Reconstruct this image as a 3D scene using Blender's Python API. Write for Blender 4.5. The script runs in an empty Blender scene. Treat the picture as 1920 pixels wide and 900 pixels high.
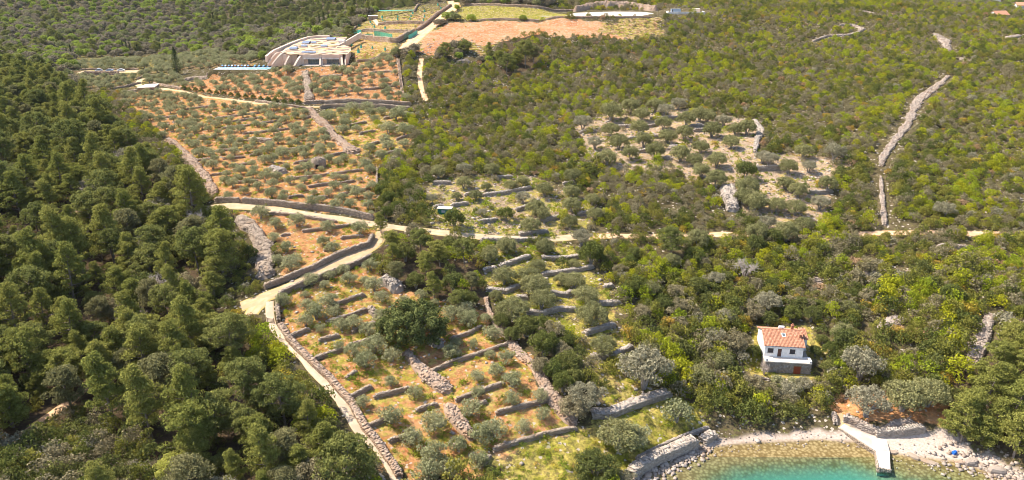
import bpy, math, random
import numpy as np
from mathutils import Vector, Matrix, Quaternion

random.seed(11)
RNG = np.random.default_rng(11)
SC = bpy.context.scene
COL = SC.collection
R = math.radians

# ------------------------------------------------------------------ camera, sky, sun, exposure
CAM_H, PITCH, FPX = 96.0, R(22.0), 1400.0
cam_d = bpy.data.cameras.new("camera")
cam = bpy.data.objects.new("camera", cam_d)
COL.objects.link(cam)
cam_d.sensor_width = 36.0
cam_d.lens = 36.0 * FPX / 1920.0
cam_d.clip_start, cam_d.clip_end = 1.0, 6000.0
cam.location = (0, 0, CAM_H)
cam.rotation_euler = (R(90) - PITCH, 0, 0)
SC.camera = cam

SUN_EL = R(52)
SUN_AZ = (-0.95, 0.31)
_l = math.hypot(*SUN_AZ)
SUN = Vector((SUN_AZ[0] / _l * math.cos(SUN_EL), SUN_AZ[1] / _l * math.cos(SUN_EL), math.sin(SUN_EL)))
world = bpy.data.worlds.new("World")
SC.world = world
world.use_nodes = True
wn = world.node_tree.nodes
bg = wn["Background"]
sky = wn.new("ShaderNodeTexSky")
sky.sky_type = 'NISHITA'
sky.sun_disc = False
sky.sun_elevation = SUN_EL
sky.sun_rotation = math.atan2(SUN.x, SUN.y)
sky.air_density, sky.dust_density, sky.ozone_density = 1.0, 1.2, 1.0
world.node_tree.links.new(sky.outputs[0], bg.inputs[0])
bg.inputs[1].default_value = 0.14
sun_d = bpy.data.lights.new("sun", 'SUN')
sun_d.energy = 5.0
sun_d.angle = R(0.53)
sun_d.color = (1.0, 0.915, 0.775)
sun = bpy.data.objects.new("sun", sun_d)
COL.objects.link(sun)
sun.location = (-200, 200, 400)
sun.rotation_euler = SUN.to_track_quat('Z', 'Y').to_euler()
SC.view_settings.view_transform = 'Standard'
SC.view_settings.look = 'None'
SC.view_settings.exposure = 1.03
SC.view_settings.gamma = 1.0
SC.cycles.max_bounces = 6
HAZE = 0.00002
SC.cycles.filter_width = 1.0
SC.cycles.volume_bounces = 0
SC.cycles.transparent_max_bounces = 12

# ------------------------------------------------------------------ materials
def new_mat(name):
    m = bpy.data.materials.new(name)
    m.use_nodes = True
    nt = m.node_tree
    nt.nodes.clear()
    out = nt.nodes.new("ShaderNodeOutputMaterial")
    return m, nt, out

class NT:
    """small helper for node trees"""
    def __init__(s, nt): s.nt = nt
    def n(s, t, **kw):
        x = s.nt.nodes.new(t)
        for k, v in kw.items(): setattr(x, k, v)
        return x
    def l(s, a, b): s.nt.links.new(a, b)
    def mix(s, f, a, b, mode='MIX'):
        x = s.n("ShaderNodeMix", data_type='RGBA', blend_type=mode)
        for sock, v in ((x.inputs[0], f), (x.inputs[6], a), (x.inputs[7], b)):
            if hasattr(v, 'is_output'): s.l(v, sock)
            elif isinstance(v, tuple): sock.default_value = (*v, 1) if len(v) == 3 else v
            else: sock.default_value = v
        return x.outputs[2]
    def math(s, op, a, b=0.0, clamp=False):
        x = s.n("ShaderNodeMath", operation=op, use_clamp=clamp)
        for i, v in enumerate((a, b)):
            if hasattr(v, 'is_output'): s.l(v, x.inputs[i])
            else: x.inputs[i].default_value = v
        return x.outputs[0]
    def ramp(s, f, lo, hi):
        x = s.n("ShaderNodeMapRange")
        x.inputs[1].default_value, x.inputs[2].default_value = lo, hi
        x.interpolation_type = 'SMOOTHSTEP'
        s.l(f, x.inputs[0])
        return x.outputs[0]
    def noise(s, scale, vec=None, detail=3.0, rough=0.55):
        x = s.n("ShaderNodeTexNoise")
        x.inputs["Scale"].default_value = scale
        x.inputs["Detail"].default_value = detail
        x.inputs["Roughness"].default_value = rough
        if vec is not None: s.l(vec, x.inputs["Vector"])
        return x.outputs[0]
    def voronoi(s, scale, vec=None, out=0, feature='F1'):
        x = s.n("ShaderNodeTexVoronoi", feature=feature)
        x.inputs["Scale"].default_value = scale
        if vec is not None: s.l(vec, x.inputs["Vector"])
        return x.outputs[out]
    def bump(s, h, strength=0.5, dist=0.1):
        x = s.n("ShaderNodeBump")
        x.inputs["Strength"].default_value = strength
        x.inputs["Distance"].default_value = dist
        s.l(h, x.inputs["Height"])
        return x.outputs[0]

LEAF_GAIN = 1.5
def leaf_mat(name, c1, c2, transl=0.25, vary=0.55):
    c1 = tuple(v * LEAF_GAIN for v in c1); c2 = tuple(v * LEAF_GAIN for v in c2)
    transl = min(transl + .08, .45) if transl else 0
    m, nt, out = new_mat(name)
    h = NT(nt)
    oi = h.n("ShaderNodeObjectInfo")
    base = h.mix(oi.outputs["Random"], c1, c2)
    geo = h.n("ShaderNodeNewGeometry")
    v = h.math('MULTIPLY_ADD', geo.outputs["Random Per Island"], vary)
    nt.nodes[-1].inputs[2].default_value = 1.0 - vary / 2
    tc = h.n("ShaderNodeTexCoord")
    nz = h.noise(0.9, tc.outputs["Object"], 2.0)
    v2 = h.math('MULTIPLY', v, h.math('MULTIPLY_ADD', nz, 0.9))
    # second multiply_add constant
    mm = [nd for nd in nt.nodes if nd.type == 'MATH' and nd.operation == 'MULTIPLY_ADD'][-1]
    mm.inputs[2].default_value = 0.55
    vm = h.n("ShaderNodeVectorMath", operation='SCALE')
    h.l(base, vm.inputs[0]); h.l(v2, vm.inputs[3])
    d = h.n("ShaderNodeBsdfDiffuse")
    t = h.n("ShaderNodeBsdfTranslucent")
    h.l(vm.outputs[0], d.inputs[0]); h.l(vm.outputs[0], t.inputs[0])
    mx = h.n("ShaderNodeMixShader")
    mx.inputs[0].default_value = transl
    h.l(d.outputs[0], mx.inputs[1]); h.l(t.outputs[0], mx.inputs[2])
    h.l(mx.outputs[0], out.inputs[0])
    return m

def plain_mat(name, c1, c2=None, scale=1.0, rough=0.85, bump=0.0, metallic=0.0, spec=0.3, detail=4.0):
    m, nt, out = new_mat(name)
    h = NT(nt)
    p = h.n("ShaderNodeBsdfPrincipled")
    p.inputs["Roughness"].default_value = rough
    p.inputs["Metallic"].default_value = metallic
    p.inputs["Specular IOR Level"].default_value = spec
    tc = h.n("ShaderNodeTexCoord")
    nz = h.noise(scale, tc.outputs["Object"], detail)
    h.l(h.mix(h.ramp(nz, 0.3, 0.7), c1, c2 or c1), p.inputs["Base Color"])
    if bump: h.l(h.bump(nz, bump, 0.1), p.inputs["Normal"])
    h.l(p.outputs[0], out.inputs[0])
    return m

def stone_mat(name, c1, c2, c3):
    m, nt, out = new_mat(name)
    h = NT(nt)
    at = h.n("ShaderNodeAttribute", attribute_name="tint")
    geo = h.n("ShaderNodeNewGeometry")
    nz = h.noise(0.35, geo.outputs["Position"], 3.0)
    nf = h.noise(7.0, geo.outputs["Position"], 3.0)
    c = h.mix(at.outputs["Fac"], c1, c2)
    c = h.mix(h.ramp(nz, 0.45, 0.75), c, c3)
    c = h.mix(h.math('MULTIPLY', nf, 0.5), c, (0.16, 0.14, 0.12))
    d = h.n("ShaderNodeBsdfDiffuse")
    h.l(c, d.inputs[0]); h.l(d.outputs[0], out.inputs[0])
    return m

M = {}
M['stone'] = stone_mat("dry_stone", (0.30, 0.23, 0.175), (0.47, 0.375, 0.29), (0.33, 0.23, 0.155))
M['stone_grey'] = stone_mat("grey_stone", (0.33, 0.275, 0.23), (0.52, 0.445, 0.38), (0.38, 0.33, 0.28))
M['stone_red'] = stone_mat("reddish_stone", (0.32, 0.22, 0.16), (0.50, 0.38, 0.29), (0.40, 0.25, 0.15))
M['shore'] = stone_mat("shore_rock", (0.29, 0.23, 0.19), (0.50, 0.42, 0.355), (0.30, 0.205, 0.145))
M['bark'] = plain_mat("bark", (0.16, 0.125, 0.10), (0.26, 0.215, 0.175), 3.0)
M['bark_grey'] = plain_mat("bark_grey", (0.22, 0.19, 0.165), (0.33, 0.29, 0.26), 3.0)

M['pine_a'] = leaf_mat("pine_needles", (0.152, 0.160, 0.040), (0.200, 0.192, 0.050))
M['pine_b'] = leaf_mat("pine_needles_dark", (0.122, 0.132, 0.040), (0.165, 0.165, 0.050))
M['pine_c'] = leaf_mat("pine_needles_grey", (0.135, 0.130, 0.058), (0.165, 0.150, 0.070))
M['olive'] = leaf_mat("olive_leaves", (0.190, 0.192, 0.098), (0.250, 0.240, 0.132), 0.2, 0.7)
M['olive_old'] = leaf_mat("old_olive_leaves", (0.145, 0.142, 0.062), (0.200, 0.190, 0.085), 0.2, 0.7)
M['olive_grey'] = leaf_mat("grey_olive_leaves", (0.185, 0.170, 0.108), (0.230, 0.208, 0.140), 0.2, 0.7)
M['carob'] = leaf_mat("carob_leaves", (0.072, 0.084, 0.028), (0.095, 0.105, 0.036), 0.15, 0.9)
M['oak'] = leaf_mat("holm_oak_leaves", (0.085, 0.095, 0.030), (0.125, 0.125, 0.038), 0.2, 0.7)
M['bright'] = leaf_mat("bright_leaves", (0.270, 0.260, 0.018), (0.180, 0.215, 0.020), 0.3)
M['mid'] = leaf_mat("mid_green_leaves", (0.130, 0.132, 0.028), (0.178, 0.162, 0.036), 0.25)
M['dark'] = leaf_mat("dark_green_leaves", (0.075, 0.088, 0.024), (0.105, 0.112, 0.030), 0.2)
M['drab'] = leaf_mat("drab_leaves", (0.160, 0.137, 0.076), (0.200, 0.170, 0.100), 0.2)
M['gold'] = leaf_mat("golden_leaves", (0.30, 0.24, 0.035), (0.27, 0.17, 0.04), 0.25)
M['twig'] = leaf_mat("bare_twigs", (0.235, 0.190, 0.165), (0.29, 0.25, 0.22), 0.0)
M['cypress'] = leaf_mat("cypress_leaves", (0.036, 0.048, 0.018), (0.050, 0.062, 0.022), 0.1)
M['far_green'] = leaf_mat("far_bright_leaves", (0.225, 0.260, 0.045), (0.170, 0.205, 0.045), 0.25)
M['far_mid'] = leaf_mat("far_mid_leaves", (0.150, 0.158, 0.068), (0.190, 0.185, 0.085), 0.2)
M['far_drab'] = leaf_mat("far_drab_leaves", (0.165, 0.142, 0.095), (0.205, 0.175, 0.120), 0.2)
M['weed'] = leaf_mat("weeds", (0.140, 0.190, 0.022), (0.225, 0.225, 0.030), 0.3)
M['rust'] = leaf_mat("rusty_leaves", (0.28, 0.17, 0.09), (0.30, 0.20, 0.12), 0.2)

M['roof_grey'] = plain_mat("grey_slab", (0.40, 0.345, 0.29), (0.54, 0.47, 0.40), 0.7, 0.9)
M['plaster'] = plain_mat("white_plaster", (0.62, 0.60, 0.58), (0.80, 0.78, 0.76), .9, 0.9)
M['concrete'] = plain_mat("pale_concrete", (0.56, 0.48, 0.40), (0.68, 0.60, 0.52), 0.8, 0.9)
M['concrete_white'] = plain_mat("white_concrete", (0.54, 0.48, 0.43), (0.78, 0.73, 0.68), .7, 0.9)
M['shutter'] = plain_mat("dark_shutter", (0.055, 0.045, 0.05), (0.075, 0.06, 0.06), 5, 0.6)
M['door_brown'] = plain_mat("brown_door", (0.085, 0.04, 0.03), (0.11, 0.05, 0.035), 4, 0.6)
M['door_red'] = plain_mat("red_brown_door", (0.22, 0.045, 0.02), (0.28, 0.06, 0.028), 4, 0.6)
M['tile'] = stone_mat("roof_tile", (0.42, 0.165, 0.09), (0.62, 0.32, 0.20), (0.48, 0.22, 0.13))
M['glass'] = plain_mat("dark_glass", (0.10, 0.12, 0.13), (0.16, 0.18, 0.19), 0.6, 0.1, spec=0.6)
M['panel'] = plain_mat("solar_panel", (0.15, 0.18, 0.26), (0.20, 0.235, 0.31), 0.5, 0.5, spec=0.3)
M['beige'] = plain_mat("beige_render", (0.66, 0.47, 0.35), (0.76, 0.60, 0.48), 0.25, 0.9)
M['beige_lit'] = plain_mat("cream_render", (0.60, 0.45, 0.35), (0.70, 0.55, 0.44), 0.25, 0.9)  # slightly deeper even tone for fins, kerbs and curved parapets
M['net'] = plain_mat("green_netting", (0.06, 0.36, 0.27), (0.10, 0.45, 0.35), 2.0, 0.8)
M['pool_water'] = plain_mat("pool_water", (0.20, 0.42, 0.52), (0.34, 0.56, 0.66), 0.4, 0.1, spec=0.5)
M['blue'] = plain_mat("blue_fabric", (0.12, 0.30, 0.55), (0.2, 0.4, 0.6), 1)
M['white'] = plain_mat("white_paint", (0.78, 0.78, 0.78), (0.82, 0.82, 0.82), 1, 0.4)
M['silver'] = plain_mat("silver_paint", (0.42, 0.43, 0.46), (0.46, 0.47, 0.50), 1, 0.3, metallic=0.3, spec=0.5)
M['bluegrey'] = plain_mat("blue_grey_paint", (0.26, 0.33, 0.42), (0.30, 0.36, 0.45), 1, 0.3, spec=0.5)
M['rubber_and_shade'] = plain_mat("rubber_and_shade", (0.02, 0.02, 0.02), (0.03, 0.03, 0.03), 3)
M['shed_green'] = plain_mat("green_sheet", (0.015, 0.13, 0.09), (0.025, 0.17, 0.12), 2)
M['wood'] = plain_mat("weathered_wood", (0.20, 0.13, 0.08), (0.3, 0.2, 0.12), 3)

# ------------------------------------------------------------------ object helpers
def set_props(o, label=None, cat=None, group=None, kind=None):
    if label: o["label"] = label
    if cat: o["category"] = cat
    if group: o["group"] = group
    if kind: o["kind"] = kind
    return o

def mesh_np(name, V, F, mats, mat_idx=None, smooth=False, attrs=None):
    """V (n,3); F (m,k) one polygon size, or list of index tuples"""
    me = bpy.data.meshes.new(name)
    V = np.asarray(V, dtype=np.float32)
    if isinstance(F, np.ndarray):
        m, k = F.shape
        me.vertices.add(len(V)); me.loops.add(m * k); me.polygons.add(m)
        me.vertices.foreach_set("co", V.ravel())
        me.loops.foreach_set("vertex_index", F.astype(np.int32).ravel())
        me.polygons.foreach_set("loop_start", np.arange(0, m * k, k, dtype=np.int32))
        me.polygons.foreach_set("loop_total", np.full(m, k, dtype=np.int32))
    else:
        me.from_pydata([tuple(v) for v in V], [], [tuple(f) for f in F])
    for mm in (mats if isinstance(mats, (list, tuple)) else [mats]): me.materials.append(mm)
    if mat_idx is not None:
        me.polygons.foreach_set("material_index", np.asarray(mat_idx, dtype=np.int32))
    if smooth: me.polygons.foreach_set("use_smooth", np.ones(len(me.polygons), dtype=bool))
    me.update(calc_edges=True)
    for an, arr in (attrs or {}).items():
        arr = np.asarray(arr, dtype=np.float32)
        if arr.ndim == 1:
            a = me.attributes.new(an, 'FLOAT', 'POINT'); a.data.foreach_set("value", arr)
        elif arr.shape[1] == 4:
            a = me.attributes.new(an, 'FLOAT_COLOR', 'POINT'); a.data.foreach_set("color", arr.ravel())
        else:
            a = me.attributes.new(an, 'FLOAT_VECTOR', 'POINT'); a.data.foreach_set("vector", arr.ravel())
    return me

def link(name, me, parent=None, loc=None, rotz=0.0):
    o = bpy.data.objects.new(name, me)
    COL.objects.link(o)
    if parent is not None: o.parent = parent
    if loc is not None: o.location = loc
    if rotz: o.rotation_euler = (0, 0, rotz)
    return o

def empty(name, loc, rotz=0.0, scale=1.0):
    o = bpy.data.objects.new(name, None)
    o.empty_display_size = 0.5
    COL.objects.link(o)
    o.location = loc; o.rotation_euler = (0, 0, rotz); o.scale = (scale,) * 3
    return o

class MB:
    """collects quads and polygons into one mesh"""
    def __init__(s): s.v, s.f = [], []
    def poly(s, pts):
        b = len(s.v); s.v += [tuple(p) for p in pts]; s.f.append(tuple(range(b, b + len(pts))))
    def box(s, x0, x1, y0, y1, z0, z1):
        s.prism([(x0, y0), (x1, y0), (x1, y1), (x0, y1)], z0, z1)
    def prism(s, pts, z0, z1):
        n = len(pts); b = len(s.v)
        z0s = z0 if isinstance(z0, (list, tuple)) else [z0] * n
        z1s = z1 if isinstance(z1, (list, tuple)) else [z1] * n
        s.v += [(p[0], p[1], z) for p, z in zip(pts, z0s)] + [(p[0], p[1], z) for p, z in zip(pts, z1s)]
        s.f.append(tuple(b + n + i for i in range(n)))
        s.f.append(tuple(b + n - 1 - i for i in range(n)))
        for i in range(n):
            j = (i + 1) % n
            s.f.append((b + i, b + j, b + n + j, b + n + i))
    def tube(s, p0, p1, r0, r1, n=6, cap=False):
        p0, p1 = Vector(p0), Vector(p1)
        d = (p1 - p0)
        if d.length < 1e-6: return
        q = d.to_track_quat('Z', 'Y')
        b = len(s.v)
        for p, r in ((p0, r0), (p1, r1)):
            for i in range(n):
                a = 2 * math.pi * i / n
                s.v.append(tuple(p + q @ Vector((r * math.cos(a), r * math.sin(a), 0))))
        for i in range(n):
            j = (i + 1) % n
            s.f.append((b + i, b + j, b + n + j, b + n + i))
        if cap:
            s.f.append(tuple(b + n + i for i in range(n)))
            s.f.append(tuple(b + n - 1 - i for i in range(n)))
    def obox(s, c, half, rz=0.0, rx=0.0):
        mt = Matrix.Translation(c) @ Matrix.Rotation(rz, 4, 'Z') @ Matrix.Rotation(rx, 4, 'X')
        b = len(s.v)
        for x, y, z in ((-1,-1,-1),(1,-1,-1),(1,1,-1),(-1,1,-1),(-1,-1,1),(1,-1,1),(1,1,1),(-1,1,1)):
            s.v.append(tuple(mt @ Vector((x * half[0], y * half[1], z * half[2]))))
        for f in ((0,3,2,1),(4,5,6,7),(0,1,5,4),(1,2,6,5),(2,3,7,6),(3,0,4,7)):
            s.f.append(tuple(b + i for i in f))
    def build(s, name, mat, parent=None, attrs=None, **kw):
        me = mesh_np(name, np.array(s.v), s.f, mat, attrs=attrs)
        return link(name, me, parent, **kw)

# ------------------------------------------------------------------ terrain heights
S = 1.2
CTRL_PX = [
 (760,900,6),(500,900,8),(200,900,9),(0,900,10),(100,760,7),(250,600,9),(400,720,8),(480,620,11),(100,450,13),(300,450,13),
 (0,300,17),(120,250,18),(-250,700,14),(-250,350,18),
 (940,870,4),(1060,895,2.6),(1180,868,2.2),(1300,800,2.2),(1260,745,3.6),(1080,790,5),(950,700,8),(820,700,8.5),(690,800,7.5),
 (590,690,9.5),(520,560,13),(485,575,12.5),(700,460,15.3),(690,410,17),(420,385,18),(850,440,14.8),(1060,445,13.8),(1150,600,8),
 (1160,650,6.5),(900,580,10.5),(1300,650,5.5),(1250,560,9),(1440,440,13),(1560,450,12.5),(1890,438,14),(1470,697,3.4),
 (1480,600,7.2),(1560,760,2.2),(1700,795,2.4),(1750,700,6),(1900,600,10),(1700,600,8.5),(1900,830,2.6),(2050,700,7),
 (1370,370,17),(1250,300,20),(1100,220,23),(1420,230,23.5),(1650,300,21),(1780,150,29),(1900,100,33),(1700,60,37.3),(1500,50,38.5),
 (1350,60,37.5),(780,190,25),(600,195,24.5),(400,185,22),(280,165,19),(200,140,17.5),(350,330,18.5),(240,200,19.7),(600,300,20.2),
 (480,132,26.5),(570,130,29),(640,100,33),(750,90,36),(850,50,39),(840,5,44.5),(1000,120,31),(1000,40,41.3),(1100,26,43.6),
 (1200,26,43.6),(1250,62,38),(1050,62,39.3),(1300,20,44.3),(1850,24,40.2),(1000,8,47),(450,110,26),(560,85,30),(2050,200,27),(2100,450,14),
 (300,112,10),(300,80,8),(100,60,14),(300,30,14),(300,0,22),(620,20,13),(0,110,20),(1130,440,13.6),(650,40,24),(740,20,36),
]
CTRL_W = [(330,600,30),(450,650,31),(250,520,42),(600,900,75),(200,1050,90),(-200,1050,72),(-650,950,72),(-300,200,20),(-250,100,15),
 (320,150,19),(330,250,28),(420,400,37),(-420,500,15),(0,50,4),(-100,50,14),(100,50,-3),(60,470,44),(0,520,30),(620,300,30),(-620,300,30),
 (620,100,20),(-600,100,20)]

def px_dir(px, py):
    u = (np.asarray(px, float) - 960) / FPX
    v = (np.asarray(py, float) - 450) / FPX
    cp, sp = math.cos(PITCH), math.sin(PITCH)
    return np.stack([u, cp - v * sp, -sp - v * cp], -1)

def px_plane(px, py, z):
    d = px_dir(px, py)
    t = (z - CAM_H) / d[..., 2]
    return d[..., 0] * t, d[..., 1] * t

cp_ = np.array(CTRL_PX, float)
cx, cy = px_plane(cp_[:, 0], cp_[:, 1], cp_[:, 2] * S)
cw = np.array(CTRL_W, float) * S
CX = np.concatenate([cx, cw[:, 0]]); CY = np.concatenate([cy, cw[:, 1]])
CZ = np.concatenate([cp_[:, 2] * S, cw[:, 2]])

def tps_fit(x, y, z, lam):
    x, y = x / 100, y / 100
    n = len(x)
    r2 = (x[:, None] - x) ** 2 + (y[:, None] - y) ** 2
    K = 0.5 * r2 * np.log(r2 + 1e-9) + lam * np.eye(n)
    Pm = np.stack([np.ones(n), x, y], 1)
    A = np.zeros((n + 3, n + 3))
    A[:n, :n] = K; A[:n, n:] = Pm; A[n:, :n] = Pm.T
    return np.linalg.solve(A, np.concatenate([z, np.zeros(3)]))

W_ = tps_fit(CX, CY, CZ, 0.01)
GS = 1.75
GX0, GX1, GY0, GY1 = -840.0, 840.0, 40.0, 1400.0
gxs = np.arange(GX0, GX1 + GS, GS); gys = np.arange(GY0, GY1 + GS, GS)
GXX, GYY = np.meshgrid(gxs, gys)
NYG, NXG = GXX.shape

def tps_eval(x, y):
    shp = x.shape
    x = x.ravel() / 100; y = y.ravel() / 100
    n = len(CX)
    z = W_[n] + W_[n + 1] * x + W_[n + 2] * y
    for i in range(n):
        r2 = (x - CX[i] / 100) ** 2 + (y - CY[i] / 100) ** 2
        z += W_[i] * 0.5 * r2 * np.log(r2 + 1e-9)
    return z.reshape(shp)

def vnoise(x, y, seed):
    """smooth value noise 0..1"""
    rg = np.random.default_rng(seed)
    tab = rg.random((256, 256))
    xi = np.floor(x).astype(int); yi = np.floor(y).astype(int)
    fx = x - xi; fy = y - yi
    fx = fx * fx * (3 - 2 * fx); fy = fy * fy * (3 - 2 * fy)
    a = tab[yi % 256, xi % 256]; b = tab[yi % 256, (xi + 1) % 256]
    c = tab[(yi + 1) % 256, xi % 256]; d = tab[(yi + 1) % 256, (xi + 1) % 256]
    return (a * (1 - fx) + b * fx) * (1 - fy) + (c * (1 - fx) + d * fx) * fy

# coarse evaluation then refinement: the spline is smooth, so a 7 m lattice is enough
_cxs = np.arange(GX0 - 10, GX1 + 20, 5.0); _cys = np.arange(GY0 - 10, GY1 + 20, 5.0)
_cX, _cY = np.meshgrid(_cxs, _cys)
_cZ = tps_eval(_cX, _cY)
def bil(grid, x0, y0, st, x, y):
    fx = (np.asarray(x, float) - x0) / st; fy = (np.asarray(y, float) - y0) / st
    ny, nx = grid.shape
    ix = np.clip(np.floor(fx).astype(int), 0, nx - 2); iy = np.clip(np.floor(fy).astype(int), 0, ny - 2)
    fx = np.clip(fx - ix, 0, 1); fy = np.clip(fy - iy, 0, 1)
    return (grid[iy, ix] * (1 - fx) + grid[iy, ix + 1] * fx) * (1 - fy) + (grid[iy + 1, ix] * (1 - fx) + grid[iy + 1, ix + 1] * fx) * fy
GZ = bil(_cZ, _cxs[0], _cys[0], 5.0, GXX, GYY)
GZ += (vnoise(GXX / 17, GYY / 17, 3) - .5) * 1.1 + (vnoise(GXX / 6, GYY / 6, 4) - .5) * 0.45

# the bay: shoreline at sea level
SHORE_PX = [(1150,935),(1205,905),(1255,880),(1300,858),(1345,840),(1400,834),(1470,831),(1540,828),(1600,832),(1640,842),(1672,852),(1725,862),(1790,868),(1830,880),(1890,902),(1960,930)]
sx, sy = px_plane([p[0] for p in SHORE_PX], [p[1] for p in SHORE_PX], 0.0)
SHORE = np.stack([sx, sy], 1)
BAY = np.concatenate([SHORE, [[190, 60], [160, 30], [0, 30], [10, 75]]])

def in_poly(x, y, poly):
    inside = np.zeros(np.shape(x), bool)
    n = len(poly)
    for i in range(n):
        x0, y0 = poly[i]; x1, y1 = poly[(i + 1) % n]
        c = ((y0 > y) != (y1 > y))
        if y1 != y0:
            inside ^= c & (x < (x1 - x0) * (y - y0) / (y1 - y0) + x0)
    return inside

def dist_line(x, y, pts):
    d = np.full(np.shape(x), 1e9)
    for (x0, y0), (x1, y1) in zip(pts[:-1], pts[1:]):
        dx, dy = x1 - x0, y1 - y0
        t = np.clip(((x - x0) * dx + (y - y0) * dy) / (dx * dx + dy * dy + 1e-9), 0, 1)
        d = np.minimum(d, np.hypot(x - x0 - t * dx, y - y0 - t * dy))
    return d

_m = (GYY < 200) & (GXX > -30) & (GXX < 260)
bx, by = GXX[_m], GYY[_m]
sd = dist_line(bx, by, SHORE)
ins = in_poly(bx, by, BAY)
zz = GZ[_m]
under = -(0.045 * sd + 0.42 * np.maximum(sd - 5.0, 0)) - 0.03 - 0.25 * (vnoise(bx / 3, by / 3, 9) - .5) * np.minimum(sd / 4, 1)
land = np.minimum(np.maximum(zz, 0.10 + 0.09 * sd), 0.06 + 0.26 * sd + 0.30 * np.maximum(sd - 5, 0))
GZ[_m] = np.where(ins, np.maximum(under, -6.5), land)

def gz(x, y): return bil(GZ, GX0, GY0, GS, x, y)

def flatten_zone(cx_, cy_, half_x, half_y, rz, z, blend):
    c, s_ = math.cos(-rz), math.sin(-rz)
    dx, dy = GXX - cx_, GYY - cy_
    lx = np.abs(dx * c - dy * s_); ly = np.abs(dx * s_ + dy * c)
    d = np.hypot(np.maximum(lx - half_x, 0), np.maximum(ly - half_y, 0))
    w = np.clip(1 - d / blend, 0, 1); w = w * w * (3 - 2 * w)
    GZ[:] = GZ * (1 - w) + z * w

def PX(pts, z_off=0.0):
    """photo pixels -> points on the ground"""
    a = np.atleast_2d(np.array(pts, float))
    d = px_dir(a[:, 0], a[:, 1])
    ts = np.concatenate([np.arange(60, 420, 0.8), np.arange(420, 1500, 2.0)])
    X = d[:, 0:1] * ts; Y = d[:, 1:2] * ts; Z = CAM_H + d[:, 2:3] * ts
    below = Z < gz(X, Y)
    k = np.argmax(below, 1); k[~below.any(1)] = len(ts) - 1
    k = np.maximum(k, 1)
    out = []
    for i in range(len(a)):
        t0, t1 = ts[k[i] - 1], ts[k[i]]
        for _ in range(12):
            tm = .5 * (t0 + t1)
            p = d[i] * tm
            if CAM_H + p[2] < gz(p[0], p[1]): t1 = tm
            else: t0 = tm
        p = d[i] * t1
        out.append((p[0], p[1], float(gz(p[0], p[1])) + z_off))
    return np.array(out)

def proj(x, y, z):
    cp, sp = math.cos(PITCH), math.sin(PITCH)
    zz_ = z - CAM_H
    depth = y * cp - zz_ * sp
    upv = y * sp + zz_ * cp
    return 960 + FPX * x / depth, 450 - FPX * upv / depth, depth

# building sites
HOUSE_P = PX([(1475, 700)])[0]
HOUSE_RZ = R(-6.5)
LODGE_P = PX([(608, 123)])[0]
flatten_zone(LODGE_P[0] + 2, LODGE_P[1] - 1, 20, 4, 0, LODGE_P[2], 8)
PAD_P = PX([(1145, 27)])[0]
flatten_zone(PAD_P[0], PAD_P[1] + 8, 32, 26, 0, PAD_P[2], 14)
POOL_P = PX([(455, 136)])[0]
flatten_zone(POOL_P[0], POOL_P[1] + 8, 17, 8, 0, POOL_P[2] + 1.4, 3)
LOT_P = PX([(208, 135)])[0]
flatten_zone(LOT_P[0], LOT_P[1], 22, 5, 0, LOT_P[2], 6)
flatten_zone(HOUSE_P[0], HOUSE_P[1] + 1.2, 6, 0.8, HOUSE_RZ, HOUSE_P[2], 3)

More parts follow.
